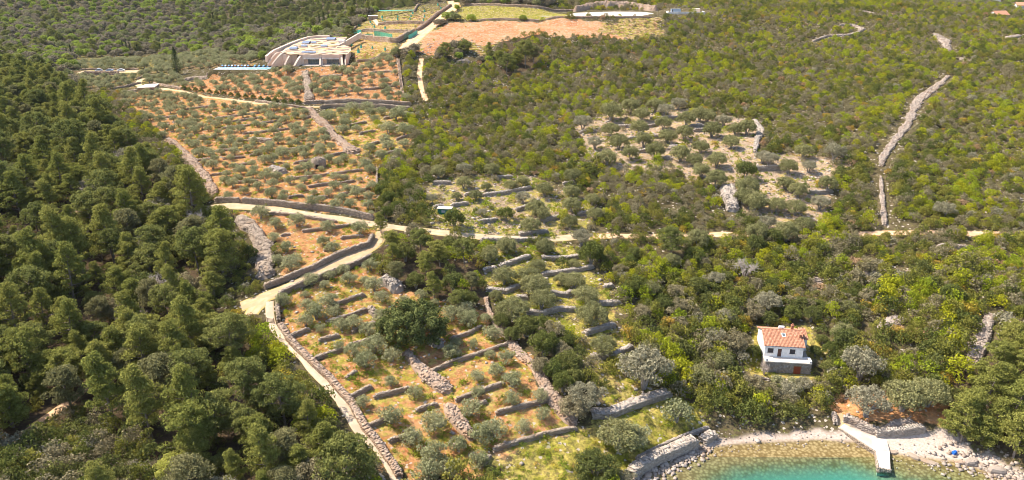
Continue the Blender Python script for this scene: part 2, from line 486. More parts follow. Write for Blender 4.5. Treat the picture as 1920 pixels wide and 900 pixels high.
# ------------------------------------------------------------------ zones (drawn on the ground)
ZONE_PX = {
 'A': [(215,185),(255,172),(330,166),(400,182),(480,193),(570,205),(590,222),(612,240),(640,270),(668,292),(708,318),(708,350),(700,412),(560,390),(456,380),(405,378),(400,360),(375,322),(350,295),(312,262),(260,215)],
 'A2': [(600,205),(770,208),(772,285),(740,300),(712,312),(668,290),(640,265),(618,245)],
 'B': [(330,160),(390,144),(405,138),(505,138),(545,130),(600,126),(690,118),(745,108),(752,150),(768,193),(620,193),(570,193),(470,183),(370,170)],
 'C': [(430,392),(510,400),(620,416),(695,424),(697,447),(690,461),(640,478),(587,504),(515,530),(512,490),(522,475),(490,440),(455,410)],
 'D': [(527,560),(573,537),(640,511),(697,486),(712,520),(760,553),(900,580),(925,604),(954,640),(1006,690),(1050,767),(1079,800),(1024,815),(940,840),(926,850),(915,870),(930,905),(760,910),(745,890),(704,826),(661,760),(618,710),(575,671),(530,622),(521,590)],
 'E': [(1079,806),(1110,782),(1180,766),(1252,742),(1290,750),(1325,800),(1243,836),(1190,862),(1150,935),(930,935),(926,850),(1024,818)],
 'F': [(905,460),(1075,452),(1110,500),(1150,535),(1165,575),(1170,625),(1190,655),(1160,680),(1250,738),(1180,762),(1110,778),(1110,690),(1080,640),(930,590),(910,550)],
 'H': [(800,340),(930,325),(1000,330),(1100,370),(1130,410),(1075,445),(900,440),(850,430),(790,420),(800,380)],
 'G': [(1080,240),(1150,205),(1280,205),(1420,225),(1420,290),(1490,285),(1560,290),(1600,300),(1560,350),(1560,400),(1530,430),(1420,430),(1400,390),(1350,345),(1290,345),(1270,320),(1150,320),(1090,290)],
 'S': [(-300,835),(40,825),(150,775),(215,800),(300,850),(340,960),(-300,960)],
 'V': [(140,121),(235,112),(330,108),(338,160),(262,166),(217,172),(160,165)],
 'W': [(330,132),(335,108),(400,98),(450,112),(520,90),(640,52),(660,60),(610,76),(490,106),(480,128),(400,128)],
 'K': [(660,60),(700,26),(780,10),(840,2),(850,10),(780,60),(745,84),(745,106),(660,118),(650,98),(655,80)],
 'L': [(-300,150),(0,135),(60,142),(130,172),(185,228),(235,265),(282,305),(318,340),(345,362),(368,395),(388,425),(415,455),(432,495),(436,540),(418,580),(425,618),(452,655),(482,702),(522,748),(552,785),(582,818),(615,862),(645,900),(660,960),(-300,960)],
 'N': [(712,445),(790,428),(890,455),(905,500),(905,560),(890,588),(820,560),(765,540),(715,515)],
 'Q': [(925,130),(940,75),(1010,60),(1020,85),(1000,135),(950,148)],
 'T': [(1768,770),(1800,690),(1850,655),(1920,635),(2080,640),(2080,900),(1925,868),(1850,825),(1790,832)],
 'P': [(770,95),(800,58),(850,40),(1060,36),(1130,40),(1240,32),(1252,70),(1180,76),(1060,68),(1000,60),(950,72),(900,112),(870,90),(820,108)],
 'O': [(790,100),(800,62),(850,42),(1060,36),(1125,41),(1112,60),(1180,73),(1060,69),(1000,65),(950,76),(900,84),(872,74),(830,100)],
 'U': [(850,36),(868,12),(1010,16),(1078,27),(1060,34),(940,35),(896,38)],
 'Y': [(1392,660),(1405,620),(1430,606),(1535,610),(1552,670),(1540,715),(1500,728),(1440,722),(1400,712)],
 'Z': [(1545,765),(1610,735),(1770,745),(1770,800),(1700,800),(1590,790)],
}
ZONES = {k: PX(v)[:, :2] for k, v in ZONE_PX.items()}
ORDER = ['L', 'S', 'N', 'Q', 'T', 'P', 'O', 'U', 'V', 'W', 'K', 'A', 'A2', 'B', 'C', 'D', 'E', 'F', 'H', 'G', 'Y', 'Z']
ZID = {k: i + 1 for i, k in enumerate(ORDER)}
ZR = np.zeros(GXX.shape, np.int16)            # 0 = scrub
def raster(poly):
    x0, y0 = poly.min(0); x1, y1 = poly.max(0)
    i0 = max(int((x0 - GX0) / GS) - 1, 0); i1 = min(int((x1 - GX0) / GS) + 2, NXG)
    j0 = max(int((y0 - GY0) / GS) - 1, 0); j1 = min(int((y1 - GY0) / GS) + 2, NYG)
    sl = (slice(j0, j1), slice(i0, i1))
    return sl, in_poly(GXX[sl], GYY[sl], poly)
wob_x = (vnoise(GXX / 8, GYY / 8, 21) - .5) * 5; wob_y = (vnoise(GXX / 8, GYY / 8, 22) - .5) * 5
for k in ORDER:
    sl, m_ = raster(ZONES[k])
    ZR[sl][m_] = ZID[k]
BLOCK = np.zeros(GXX.shape, np.float32)       # 1 = nothing tall grows here
def block_line(pts, r, val=1.0, grid=None):
    g = BLOCK if grid is None else grid
    pts = np.asarray(pts)[:, :2]
    x0, y0 = pts.min(0) - r - 2; x1, y1 = pts.max(0) + r + 2
    i0 = max(int((x0 - GX0) / GS), 0); i1 = min(int((x1 - GX0) / GS) + 2, NXG)
    j0 = max(int((y0 - GY0) / GS), 0); j1 = min(int((y1 - GY0) / GS) + 2, NYG)
    if i1 <= i0 or j1 <= j0: return
    sl = (slice(j0, j1), slice(i0, i1))
    d = dist_line(GXX[sl], GYY[sl], pts)
    g[sl] = np.maximum(g[sl], np.where(d < r, val, 0))
def near_i(x, y):
    return np.clip(np.rint((y - GY0) / GS).astype(int), 0, NYG - 1), np.clip(np.rint((x - GX0) / GS).astype(int), 0, NXG - 1)
def zone_at(x, y):
    j, i = near_i(np.asarray(x), np.asarray(y)); return ZR[j, i]
def blocked(x, y):
    j, i = near_i(np.asarray(x), np.asarray(y)); return BLOCK[j, i] > .5

def resample(pts, step):
    pts = np.asarray(pts, float)[:, :2]
    # smooth the corners a little
    seg = np.hypot(*np.diff(pts, axis=0).T)
    L = np.concatenate([[0], np.cumsum(seg)])
    n = max(int(L[-1] / step), 1)
    t = np.linspace(0, L[-1], n + 1)
    return np.stack([np.interp(t, L, pts[:, 0]), np.interp(t, L, pts[:, 1])], 1), L[-1]

def tangents(p):
    d = np.gradient(p, axis=0) if len(p) > 2 else np.repeat(p[1:] - p[:1], len(p), 0)
    return d / (np.linalg.norm(d, axis=1, keepdims=True) + 1e-9)

# ------------------------------------------------------------------ stones, walls and heaps
CUBE = np.array([(-1,-1,-1),(1,-1,-1),(1,1,-1),(-1,1,-1),(-1,-1,1),(1,-1,1),(1,1,1),(-1,1,1)], float)
CF = np.array([(0,3,2,1),(4,5,6,7),(0,1,5,4),(1,2,6,5),(2,3,7,6),(3,0,4,7)])
def stones_mesh(name, C, H, rz, mat, jit=0.28):
    """C centres (n,3), H half sizes (n,3), rz angles"""
    n = len(C)
    V = CUBE[None] * (1 + RNG.uniform(-jit, jit * .4, (n, 8, 3))) * H[:, None, :]
    tl = RNG.uniform(-.22, .22, n)
    c, s_ = np.cos(tl)[:, None], np.sin(tl)[:, None]
    y, z = V[..., 1] * c - V[..., 2] * s_, V[..., 1] * s_ + V[..., 2] * c
    V[..., 1], V[..., 2] = y, z
    c, s_ = np.cos(rz)[:, None], np.sin(rz)[:, None]
    x, y = V[..., 0] * c - V[..., 1] * s_, V[..., 0] * s_ + V[..., 1] * c
    V[..., 0], V[..., 1] = x, y
    V += C[:, None, :]
    F = (CF[None] + (np.arange(n) * 8)[:, None, None]).reshape(-1, 4)
    tint = np.repeat(RNG.random(n), 8)
    return mesh_np(name, V.reshape(-1, 3), F, mat, attrs={'tint': tint})

def stone_wall(px, h=1.1, w=0.8, label='', mat='stone', name='dry_stone_wall', group=None, cat='stone wall', world_pts=None, base_drop=.25):
    P = PX(px) if world_pts is None else np.asarray(world_pts)
    dist = np.hypot(P[:, 0].mean(), P[:, 1].mean())
    st = 0.46 if dist < 240 else (0.7 if dist < 330 else 1.1)
    p, L = resample(P, st)
    t = tangents(p); nrm = np.stack([-t[:, 1], t[:, 0]], 1)
    z = gz(p[:, 0], p[:, 1])
    hv = h * (0.92 + 0.14 * vnoise(p[:, 0] / 3.1 + 7, p[:, 1] / 3.1, int(abs(P[0, 0]) * 7) % 97))
    hv[0] *= .75; hv[-1] *= .75
    k = len(p)
    q = w / 2 - .12
    cv = []
    for i in range(k):
        for sgn, zz_ in ((-1, 0), (1, 0), (1, 1), (-1, 1)):
            cv.append((p[i, 0] + sgn * nrm[i, 0] * q * (1 - .15 * zz_), p[i, 1] + sgn * nrm[i, 1] * q * (1 - .15 * zz_), z[i] + (hv[i] - .12 if zz_ else -base_drop - .2)))
    F = [(0, 1, 2, 3), ((k - 1) * 4 + 3, (k - 1) * 4 + 2, (k - 1) * 4 + 1, (k - 1) * 4)]
    for i in range(k - 1):
        for a in range(4):
            b = (a + 1) % 4
            F.append((i * 4 + a, i * 4 + 4 + a, i * 4 + 4 + b, i * 4 + b))
    core = link(name, mesh_np(name, np.array(cv), F, M[mat], attrs={'tint': np.full(len(cv), .2)}))
    set_props(core, label, cat, group)
    C, H, A = [], [], []
    ang = np.arctan2(t[:, 1], t[:, 0])
    ch = 0.30 if st < .5 else (0.42 if st < 1 else .6)
    for i in range(k):
        nc = max(int(round((hv[i] + base_drop) / ch)), 1)
        hh = (hv[i] + base_drop) / nc
        for c in range(nc):
            off = (.5 if c % 2 else 0) * st
            for sgn in (-1, 1):
                C.append((p[i, 0] + t[i, 0] * off + sgn * nrm[i, 0] * (w / 2 - .14) + random.uniform(-.05, .05), p[i, 1] + t[i, 1] * off + sgn * nrm[i, 1] * (w / 2 - .14) + random.uniform(-.05, .05), z[i] - base_drop + (c + .5) * hh))
                H.append((st * random.uniform(.42, .62), .17, hh * random.uniform(.42, .58))); A.append(ang[i] + random.uniform(-.15, .15))
        for sgn in (-1, 1):
            C.append((p[i, 0] + sgn * nrm[i, 0] * w * random.uniform(.05, .3), p[i, 1] + sgn * nrm[i, 1] * w * random.uniform(.05, .3), z[i] + hv[i] - .05 + random.uniform(-.08, .12)))
            H.append((st * random.uniform(.35, .6), w * random.uniform(.22, .36), .13)); A.append(ang[i] + random.uniform(-.5, .5))
    so = link('stones', stones_mesh('stones', np.array(C), np.array(H), np.array(A), M[mat]), core)
    so['kind'] = 'stuff'
    block_line(P, w / 2 + 0.9)
    return core

def stone_heap(px, hw_px, h=1.1, label='', mat='stone_grey', name='stone_heap', group=None, cat='stone heap', flat=3.0, dens=7.0):
    P = PX(px)
    hw_px = np.broadcast_to(np.asarray(hw_px, float), (len(px),))
    dst = np.sqrt((P[:, 0]) ** 2 + P[:, 1] ** 2 + (CAM_H - P[:, 2]) ** 2)
    hw = hw_px * dst / FPX
    seg = np.hypot(*np.diff(P[:, :2], axis=0).T)
    Lk = np.concatenate([[0], np.cumsum(seg)])
    p, L = resample(P, 0.8)
    tt = np.linspace(0, L, len(p))
    hwv = np.interp(tt, Lk, hw) * (0.6 + .8 * vnoise(tt / 3.5, tt * 0 + P[0, 0], 31))
    t = tangents(p); nrm = np.stack([-t[:, 1], t[:, 0]], 1)
    endf = np.clip(np.minimum(tt, L - tt) / 1.6, 0, 1) ** .6
    vs = np.array([-1.08, -.97, -.7, -.35, 0, .35, .7, .97, 1.08])
    rows = []
    for i in range(len(p)):
        for v in vs:
            wv = hwv[i] * (.45 + .55 * endf[i])
            x = p[i, 0] + nrm[i, 0] * v * wv; y = p[i, 1] + nrm[i, 1] * v * wv
            prof = max(0, 1 - abs(v / 1.05) ** (flat * 2))
            rows.append((x, y, float(gz(x, y)) + prof * h * endf[i] * (.8 + .35 * random.random()) - (.25 if abs(v) > 1.05 else 0)))
    n = len(vs); F = []
    for i in range(len(p) - 1):
        for a in range(n - 1):
            F.append((i * n + a, i * n + n + a, i * n + n + a + 1, i * n + a + 1))
    V = np.array(rows)
    core = link(name, mesh_np(name, V, F, M[mat], attrs={'tint': RNG.random(len(V)) * .6}))
    set_props(core, label, cat, group)
    area = float(np.sum(hwv) * 2 * 0.8)
    N = int(min(area * dens * (1 if dst.mean() < 300 else .6), 3500))
    ii = RNG.uniform(0, len(p) - 1.001, N); vv = RNG.uniform(-1.0, 1.0, N)
    i0 = ii.astype(int); f = ii - i0
    px_ = p[i0] * (1 - f)[:, None] + p[i0 + 1] * f[:, None]; nn = nrm[i0]
    wv = hwv[i0] * (.45 + .55 * endf[i0])
    X = px_ + nn * (vv * wv)[:, None]
    prof = np.clip(1 - np.abs(vv / 1.05) ** (flat * 2), 0, 1)
    Z = gz(X[:, 0], X[:, 1]) + prof * h * endf[i0] * .98
    sz = RNG.uniform(.08, .22, N) * (1 if dst.mean() < 300 else 1.3)
    H = np.stack([sz * 1.2, sz, sz * .75], 1)
    so = link('stones', stones_mesh('stones', np.column_stack([X, Z]), H, RNG.uniform(0, 6.3, N), M[mat]), core)
    so['kind'] = 'stuff'
    block_line(P, float(hwv.mean()) + ((2.8 if dst.mean() > 250 else 1.2) if mat == 'shore' else 0.8))
    return core

ORD = ['first','second','third','fourth','fifth','sixth','seventh','eighth','ninth','tenth','eleventh','twelfth','thirteenth','fourteenth','fifteenth','sixteenth','seventeenth','eighteenth','nineteenth','twentieth']
def wall_set(walls, place, h=1.0, w=.8, mat='stone', group=None):
    ws = sorted(walls, key=lambda a: sum(p[1] for p in a) / len(a))
    for i, a in enumerate(ws):
        L = math.hypot(a[-1][0] - a[0][0], a[-1][1] - a[0][1])
        word = 'long' if L > 70 else ('short' if L < 32 else 'low')
        n = ORD[i] + ' from the top' if i < len(ws) / 2 else (ORD[len(ws) - 1 - i] + ' from the bottom' if i < len(ws) - 1 else 'lowest one')
        if i == 0: n = 'topmost one'
        stone_wall(a, h * .8, w, f'{word} dry-stone wall, {n} {place}', mat, group=group or 'terrace walls ' + place)

wall_set([[(348,206),(394,201)],[(404,223),(444,218),(484,213)],[(419,210),(442,207)],[(416,243),(450,238),(494,232)],[(438,229),(488,221)],
          [(456,252),(494,248)],[(295,237),(316,235)],[(326,230),(357,229)],[(446,266),(463,265)],[(469,293),(488,291)],[(419,299),(456,296)],
          [(404,285),(444,282)],[(432,313),(472,308)],[(360,303),(394,300)],[(372,262),(402,259)],[(395,330),(430,326)],[(440,345),(480,340)],[(300,222),(330,219)]],
         'on the wide upper olive slope', .95, .6)
wall_set([[(480,233),(521,229)],[(491,249),(539,243)],[(571,223),(584,220)],[(520,285),(557,280),(604,273)],[(552,308),(576,303)],[(611,295),(648,288)],
          [(544,337),(587,333),(616,329)],[(624,328),(677,321)],[(579,352),(640,345),(664,341)],[(635,368),(693,355)],[(593,373),(613,371)],[(541,372),(568,369)],[(691,319),(707,317),(707,348)]],
         'just left of the stone strip', 1.0, .6)
wall_set([[(656,237),(685,231)],[(675,252),(701,247)],[(725,243),(761,237)],[(693,273),(711,268)],[(744,263),(768,256)],[(704,295),(749,283)],[(720,224),(736,221)]],
         'right of the diagonal stone strip', 1.15)
wall_set([[(600,145),(640,142)],[(657,172),(693,168),(740,162)],[(697,137),(733,135)],[(673,145),(687,143)]], 'in the red grove under the terraced villa', 1.0)
wall_set([[(507,401),(549,405),(629,417)],[(568,435),(603,431),(669,423)],[(528,487),(541,486)],[(608,471),(627,469)],[(528,443),(541,441)],[(640,448),(680,444)]],
         'in the triangle between both dirt roads', .9)
wall_set([[(543,635),(578,620)],[(589,676),(647,656)],[(599,641),(634,632)],[(613,607),(655,595),(687,583)],[(661,625),(685,613),(703,608)],[(655,651),(711,635)],
          [(650,711),(667,700)],[(650,751),(695,728)],[(702,747),(767,731)],[(626,575),(682,555)],[(683,806),(724,789)],[(730,830),(780,815)]],
         'beside the long footpath', 1.1, .7)
wall_set([[(807,700),(842,684),(893,668),(954,647)],[(845,639),(877,628),(903,615)],[(855,753),(887,740),(911,732),(943,721)],[(781,772),(818,761)],
          [(930,777),(969,767),(1030,751)],[(926,846),(983,828),(1024,816),(1079,806)],[(893,762),(910,756)],[(852,838),(870,832)],[(812,712),(795,716)],[(905,874),(918,858)]],
         'between the two rubble strips', 1.05, .7)
wall_set([[(937,502),(993,483)],[(1017,485),(1060,487),(1092,481)],[(1017,517),(1049,513),(1111,502)],[(1033,551),(1060,556),(1072,549)],[(1132,541),(1148,538)],
          [(913,545),(948,549),(972,539)],[(967,561),(988,561)],[(988,587),(1015,590),(1047,582),(1081,583)],[(1121,571),(1161,570)],[(1097,627),(1151,611)],
          [(1109,670),(1142,673),(1183,652)],[(908,510),(930,505)]],
         'on the old terraces below the middle road', 1.25, 1.2, 'stone_grey')
wall_set([[(908,368),(966,360),(994,354)],[(814,391),(830,389)],[(846,388),(876,384)],[(968,396),(996,388),(1010,378)],[(898,418),(932,414)],[(1018,416),(1048,409)],[(932,335),(960,334)],
          [(872,368),(902,366)],[(974,442),(1026,436)],[(812,345),(844,345)],[(1084,404),(1108,400)],[(1056,346),(1078,345)]],
         'on the rocky terraces above the middle road', 1.3, 1.0, 'stone_grey')
wall_set([[(1158,240),(1185,239)],[(1175,263),(1236,259)],[(1211,239),(1231,237)],[(1292,239),(1317,237)],[(1300,247),(1319,246)],[(1197,286),(1216,285)],
          [(1219,224),(1275,223)],[(1087,251),(1116,248)],[(1514,365),(1558,361)],[(1580,297),(1602,296)]],
         'in the old olive grove amid the scrub', 1.5, 1.0, 'stone_grey')

# named walls
stone_wall([(1414,320),(1459,319)], 1.7, .8, 'neat straight retaining wall standing alone among old olives and bare rock', 'stone_grey')
stone_wall([(405,379),(449,380)], 1.5, .8, 'short end of the roadside wall left of the wooden gate', 'stone')
stone_wall([(456,380),(549,389),(624,397),(699,413)], 1.7, .9, 'long high dry-stone wall along the upper side of the pale dirt road', 'stone')
stone_wall([(497,541),(536,527),(587,506),(640,479),(691,462),(699,447)], 1.4, .9, 'dry-stone wall along the upper edge of the slanting dirt road, hooked at its end', 'stone')
stone_wall([(699,483),(640,509),(573,535),(527,555),(521,573),(523,604)], 1.4, .9, 'dry-stone wall along the lower edge of the slanting dirt road, bending at the footpath', 'stone')
stone_wall([(527,612),(543,639),(575,671),(591,687),(618,711),(639,737),(661,761),(684,805),(704,827),(723,856),(738,876),(748,894)], 1.1, 1.3, 'long crumbling wall running down the right side of the footpath', 'stone_red')
stone_wall([(571,195),(608,193)], 1.4, .9, 'short piece of the upper track wall beside the paved stone ramp', 'stone')
stone_wall([(611,194),(688,193),(769,197)], 1.5, .9, 'upper one of the twin straight walls beside the farm track', 'stone')
stone_wall([(601,204),(619,201),(688,201),(768,206)], 1.4, .9, 'lower one of the twin straight walls beside the farm track', 'stone')
stone_wall([(480,191),(523,199),(573,204)], 1.0, .7, 'curving wall below the row of clipped round shrubs', 'stone')
stone_wall([(782,58),(810,37),(845,12)], 1.7, 1.6, 'straight stone wall climbing beside the broad earth track to the hilltop', 'stone_red')
stone_wall([(710,47),(797,45)], 1.7, 1.2, 'level stone wall across the hillside planted with netted saplings', 'stone_red')
stone_wall([(777,23),(833,5)], 1.2, .9, 'highest stone wall, slanting up beside the hilltop saplings', 'stone_red')
stone_wall([(667,62),(687,59),(770,62)], 1.8, 1.0, 'back wall of the stone-walled plot with green netting', 'stone')
stone_wall([(655,72),(693,75),(733,80),(745,80),(760,71),(777,62)], 2.6, 1.2, 'tall curved front wall of the stone-walled plot with green netting', 'stone_red')
stone_wall([(652,66),(668,51)], .9, .9, 'pale path-side wall climbing left of the netted plot', 'stone_red')
stone_wall([(896,39),(934,37),(1064,34),(1218,33)], 1.0, 1.2, 'long low stone edging along the rim of the orange earth bank', 'stone_red')
stone_wall([(872,10),(950,12),(1010,15),(1080,21)], 1.3, 1.4, 'pale stone wall along the back of the hilltop meadow', 'stone_red')
stone_wall([(217,166),(240,163),(262,157)], 1.0, .8, 'upper of two low walls left of the flat stone-roofed building', 'stone')
stone_wall([(217,175),(258,171)], 1.0, .8, 'lower of two low walls left of the flat stone-roofed building', 'stone')
stone_wall([(258,149),(270,144),(284,142)], .9, .8, 'little wall edging the bend of the pale valley drive', 'stone')
stone_wall([(289,157),(310,162),(345,168)], 1.0, .9, 'reddish wall right of the flat stone-roofed building', 'stone_red')
stone_wall([(670,115),(700,112),(745,105)], 1.0, .8, 'broken wall on the grass right of the terraced villa', 'stone')
stone_wall([(747,113),(751,150),(757,187)], .8, 1.4, 'collapsed wall running downhill along the right edge of the red grove', 'stone_red')
stone_wall([(1110,779),(1142,779),(1180,764),(1209,753),(1252,740)], 1.2, 2.2, 'broad double-faced wall along the top of the grassy meadow', 'stone_grey')
stone_wall([(1183,893),(1229,864),(1266,849),(1301,834)], 1.9, 2.2, 'massive sea wall above the shore rocks', 'stone_grey', name='sea_wall', base_drop=.9)
stone_wall([(1318,829),(1336,818)], 1.3, 2.0, 'tumbled end of the sea wall beside the shingle beach', 'stone_grey', name='sea_wall')
stone_wall([(1194,862),(1243,837),(1287,818),(1327,804)], .7, .6, 'thin low wall between the meadow and the sea wall', 'stone_grey')
stone_wall([(1582,788),(1600,795),(1622,806),(1648,815)], 1.5, 1.2, 'stone bank along the right side of the pier ramp', 'shore')
stone_wall([(1642,817),(1690,815),(1728,808)], 1.6, 1.2, 'curved dark stone wall above the pale beach right of the pier', 'stone_grey')
stone_wall([(1562,778),(1566,795)], .9, .9, 'short stone edging left of the path to the pier', 'shore')
stone_wall([(1416,706),(1424,710),(1440,713)], .5, .5, 'pale curved garden edging below the white house', 'shore')
stone_wall([(902,453),(950,454),(1008,453)], 1.1, 1.0, 'rough rubble bank holding up the middle dirt road', 'stone_grey')

# stone heaps and rubble strips
stone_heap([(445,410),(477,434),(496,469),(499,523)], [8,13,17,13], 1.5, 'huge grey stone heap at the pine wood edge above the road junction', 'stone')
stone_heap([(313,263),(335,276),(354,300),(376,325),(394,350),(404,366)], [4,6,8,9,9,7], 1.1, 'long reddish rubble strip between the pine wood and upper olive slope', 'stone_red')
stone_heap([(579,204),(592,220),(616,241),(619,251),(640,268),(664,289)], [6,7,9,9,10,11], 1.2, 'wide stone strip slanting down through the upper olive terraces', 'stone_red')
stone_heap([(572,134),(577,160),(580,190)], [6,8,9], 1.4, 'straight grey stone ramp running downhill below the terraced villa', 'stone')
stone_heap([(757,660),(783,689),(807,711),(845,737)], [10,11,14,16], 1.3, 'rubble strip slanting down from the big round tree', 'stone_red')
stone_heap([(836,758),(853,783),(875,812),(882,827)], [9,11,10,9], 1.3, 'lower rubble strip among green weeds and young olives', 'stone_red')
stone_heap([(911,556),(914,580),(927,604),(954,639)], [5,5,5,7], .8, 'narrow rubble wall right of the dark pine clump', 'stone_red')
stone_heap([(954,639),(975,666),(1006,692),(1024,727),(1050,767),(1079,799)], [9,11,11,12,12,10], .8, 'collapsed rubble wall above the grassy meadow, orange earth showing through', 'stone_red')
stone_heap([(690,577),(708,598)], [9,8], 1.4, 'small stone heap left of the big round tree', 'stone')
stone_heap([(802,636),(830,652)], [11,9], 1.3, 'shaded stone heap at the foot of the big round tree', 'stone_grey')
stone_heap([(713,527),(733,537),(752,548)], [13,15,12], 2.2, 'oblong flat-topped stone cairn beside the dark pine clump', 'stone_grey', flat=5)
stone_heap([(465,262),(480,264),(512,267)], [4,6,4], 1.2, 'rounded stone heap on the upper slope under a big olive', 'stone')
stone_heap([(505,316),(533,326)], [8,9], 1.5, 'grey stone mound left of the stone hut', 'stone_grey')
stone_heap([(680,305),(692,312)], [7,8], 1.8, 'little round cairn near the lower end of the stone strip', 'stone')
stone_heap([(604,247),(613,252)], [5,5], 1.2, 'tiny stone heap touching the diagonal strip', 'stone')
stone_heap([(341,153),(365,148),(389,141)], [3,4,4], 1.2, 'grey rubble bank leading up to the pool terrace', 'stone')
stone_heap([(1363,353),(1370,375),(1374,398)], [12,16,18], 2.2, 'big pale stone heap standing among the old olives', 'stone_grey')
stone_heap([(1414,226),(1428,248),(1420,262),(1415,287)], [5,7,5,3], 1.1, 'crooked grey rubble wall at the right edge of the old olive grove', 'stone_grey')
stone_heap([(1240,296),(1262,300)], [8,7], 1.1, 'dark rubble pile between old olives above bright scrub', 'stone_grey')
stone_heap([(1250,275),(1285,278)], [5,5], .9, 'flat shaded rubble pile in the middle of the old olive grove', 'stone_grey')
stone_heap([(1750,65),(1770,76),(1780,97)], [5,8,3], .9, 'pale stone patch at the top of the long hillside strip', 'shore')
stone_heap([(1803,110),(1804,118)], [4,4], .8, 'small pale stone patch between both parts of the hillside strip', 'shore')
stone_heap([(1779,143),(1747,170),(1723,187),(1710,213),(1703,232),(1688,252),(1672,272),(1655,296),(1652,312)], [3,6,7,5.5,7,5,6,5,3], .55, 'long bright stone strip winding down the scrub hillside', 'shore')
stone_heap([(1651,330),(1653,360),(1656,395),(1659,424)], [2,3,4,4], .7, 'thin stone strip ending at the hillside track', 'shore')
stone_heap([(1523,78),(1553,68),(1587,67),(1607,63),(1617,55),(1600,48),(1573,48)], [2,3,3,3,4,3,2], .8, 'hook-shaped pale stone line high in the scrub', 'shore')
stone_heap([(1607,22),(1628,24),(1640,27)], [2,3,4], .8, 'short pale stone line near the hill crest', 'shore')
stone_heap([(1885,72),(1912,68)], [4,4], .9, 'pale rocks high in the scrub at the far right', 'shore')
stone_heap([(1753,463),(1785,463),(1820,467)], [2.5,4,2.5], .9, 'straight pale stone line in scrub below the hillside track', 'shore')
stone_heap([(1610,517),(1630,514),(1660,510)], [4,7,4], 1.0, 'pale curved stone heap in the scrub above the house', 'shore')
stone_heap([(1700,507),(1706,510)], [8,7], 1.1, 'round pale stone heap in the scrub', 'shore')
stone_heap([(1730,524),(1753,524)], [3,3], .9, 'thin pale stone line below the round heap', 'shore')
stone_heap([(1528,520),(1535,536)], [5,6], .9, 'upright pale stone patch in dark scrub above the house', 'shore')
stone_heap([(1645,617),(1668,608),(1692,600)], [7,11,7], 1.1, 'bare grey stone heap in the scrub right of the house', 'shore')
stone_heap([(1860,590),(1843,627),(1833,653),(1823,683)], [9,11,11,7], 1.0, 'broad grey stone strip in the scrub above the right-hand pines', 'shore')
stone_heap([(1875,592),(1893,604),(1898,614)], [3,2,2], .6, 'thin curl of stones right of the broad grey strip', 'shore')
stone_heap([(1655,806),(1690,800),(1722,800)], [8,11,7], .7, 'pale shingle bank behind the curved beach wall', 'shore')
stone_heap([(95,590),(125,608),(140,618)], [5,8,5], .8, 'grey stone patch showing between the shaded pines', 'stone')
stone_heap([(200,625),(232,640)], [7,7], .8, 'lower grey stone patch between the shaded pines', 'stone')
stone_heap([(855,118),(880,116)], [6,5], 1.2, 'grey boulder heap below the hilltop track', 'shore')
stone_heap([(628,92),(648,94)], [6,6], 2.0, 'reddish stone mound right of the villa roof', 'stone_red')

# ------------------------------------------------------------------ roads and paths
def road_mat(name, c1, c2, verge):
    m, nt, out = new_mat(name)
    h = NT(nt)
    at = h.n("ShaderNodeAttribute", attribute_name="across")
    geo = h.n("ShaderNodeNewGeometry")
    n1 = h.noise(0.5, geo.outputs["Position"], 4.0)
    n2 = h.noise(4.0, geo.outputs["Position"], 4.0)
    c = h.mix(h.ramp(n1, .35, .7), c1, c2)
    c = h.mix(h.math('MULTIPLY', n2, .35), c, (c1[0] * .6, c1[1] * .6, c1[2] * .6))
    a = h.math('ABSOLUTE', at.outputs["Fac"])
    edge = h.ramp(h.math('ADD', a, h.math('MULTIPLY', n2, .35)), .82, 1.1)
    cen = h.math('MULTIPLY', h.ramp(h.math('SUBTRACT', .22, a), 0.0, .2), h.ramp(n1, .4, .6))
    c = h.mix(h.math('MAXIMUM', edge, h.math('MULTIPLY', cen, .55)), c, verge)
    d = h.n("ShaderNodeBsdfDiffuse"); h.l(c, d.inputs[0])
    h.l(h.bump(n2, .4, .1), d.inputs["Normal"])
    h.l(d.outputs[0], out.inputs[0])
    return m
M['road'] = road_mat("dirt_road", (0.43, 0.29, 0.17), (0.52, 0.38, 0.25), (0.36, 0.28, 0.10))
M['road_pale'] = road_mat("pale_dirt_road", (0.42, 0.315, 0.205), (0.52, 0.415, 0.295), (0.40, 0.31, 0.14))
M['road_red'] = road_mat("earth_track", (0.55, 0.34, 0.20), (0.66, 0.48, 0.33), (0.45, 0.27, 0.12))
M['path'] = road_mat("footpath", (0.43, 0.335, 0.245), (0.53, 0.435, 0.335), (0.45, 0.34, 0.22))

def road(px, width, name, mat, lift=.07, blk=None):
    P = PX(px)
    p, L = resample(P, .9)
    for _ in range(4):
        p[1:-1] = (p[:-2] + 2 * p[1:-1] + p[2:]) / 4
    t = tangents(p); nrm = np.stack([-t[:, 1], t[:, 0]], 1)
    vs = np.linspace(-1, 1, 9)
    V, ac = [], []
    wn_ = .88 + .24 * vnoise(np.arange(len(p)) / 4.0, np.zeros(len(p)), len(px) + 5)
    for i in range(len(p)):
        for v in vs:
            x = p[i, 0] + nrm[i, 0] * v * width / 2 * wn_[i]; y = p[i, 1] + nrm[i, 1] * v * width / 2 * wn_[i]
            V.append((x, y, float(gz(x, y)) + lift - (.10 if abs(v) > .99 else 0))); ac.append(v)
    n = len(vs); i_, a_ = np.meshgrid(np.arange(len(p) - 1), np.arange(n - 1), indexing='ij')
    b = (i_ * n + a_).ravel()
    F = np.stack([b, b + n, b + n + 1, b + 1], 1)
    o = link(name, mesh_np(name, np.array(V), F[:, ::-1].copy(), M[mat], smooth=True, attrs={'across': np.array(ac)}))
    o['kind'] = 'structure'
    block_line(P, (width / 2 + (-.2 if name == 'dirt_road' and P[:, 0].mean() > 60 else .8)) if blk is None else blk)
    return o

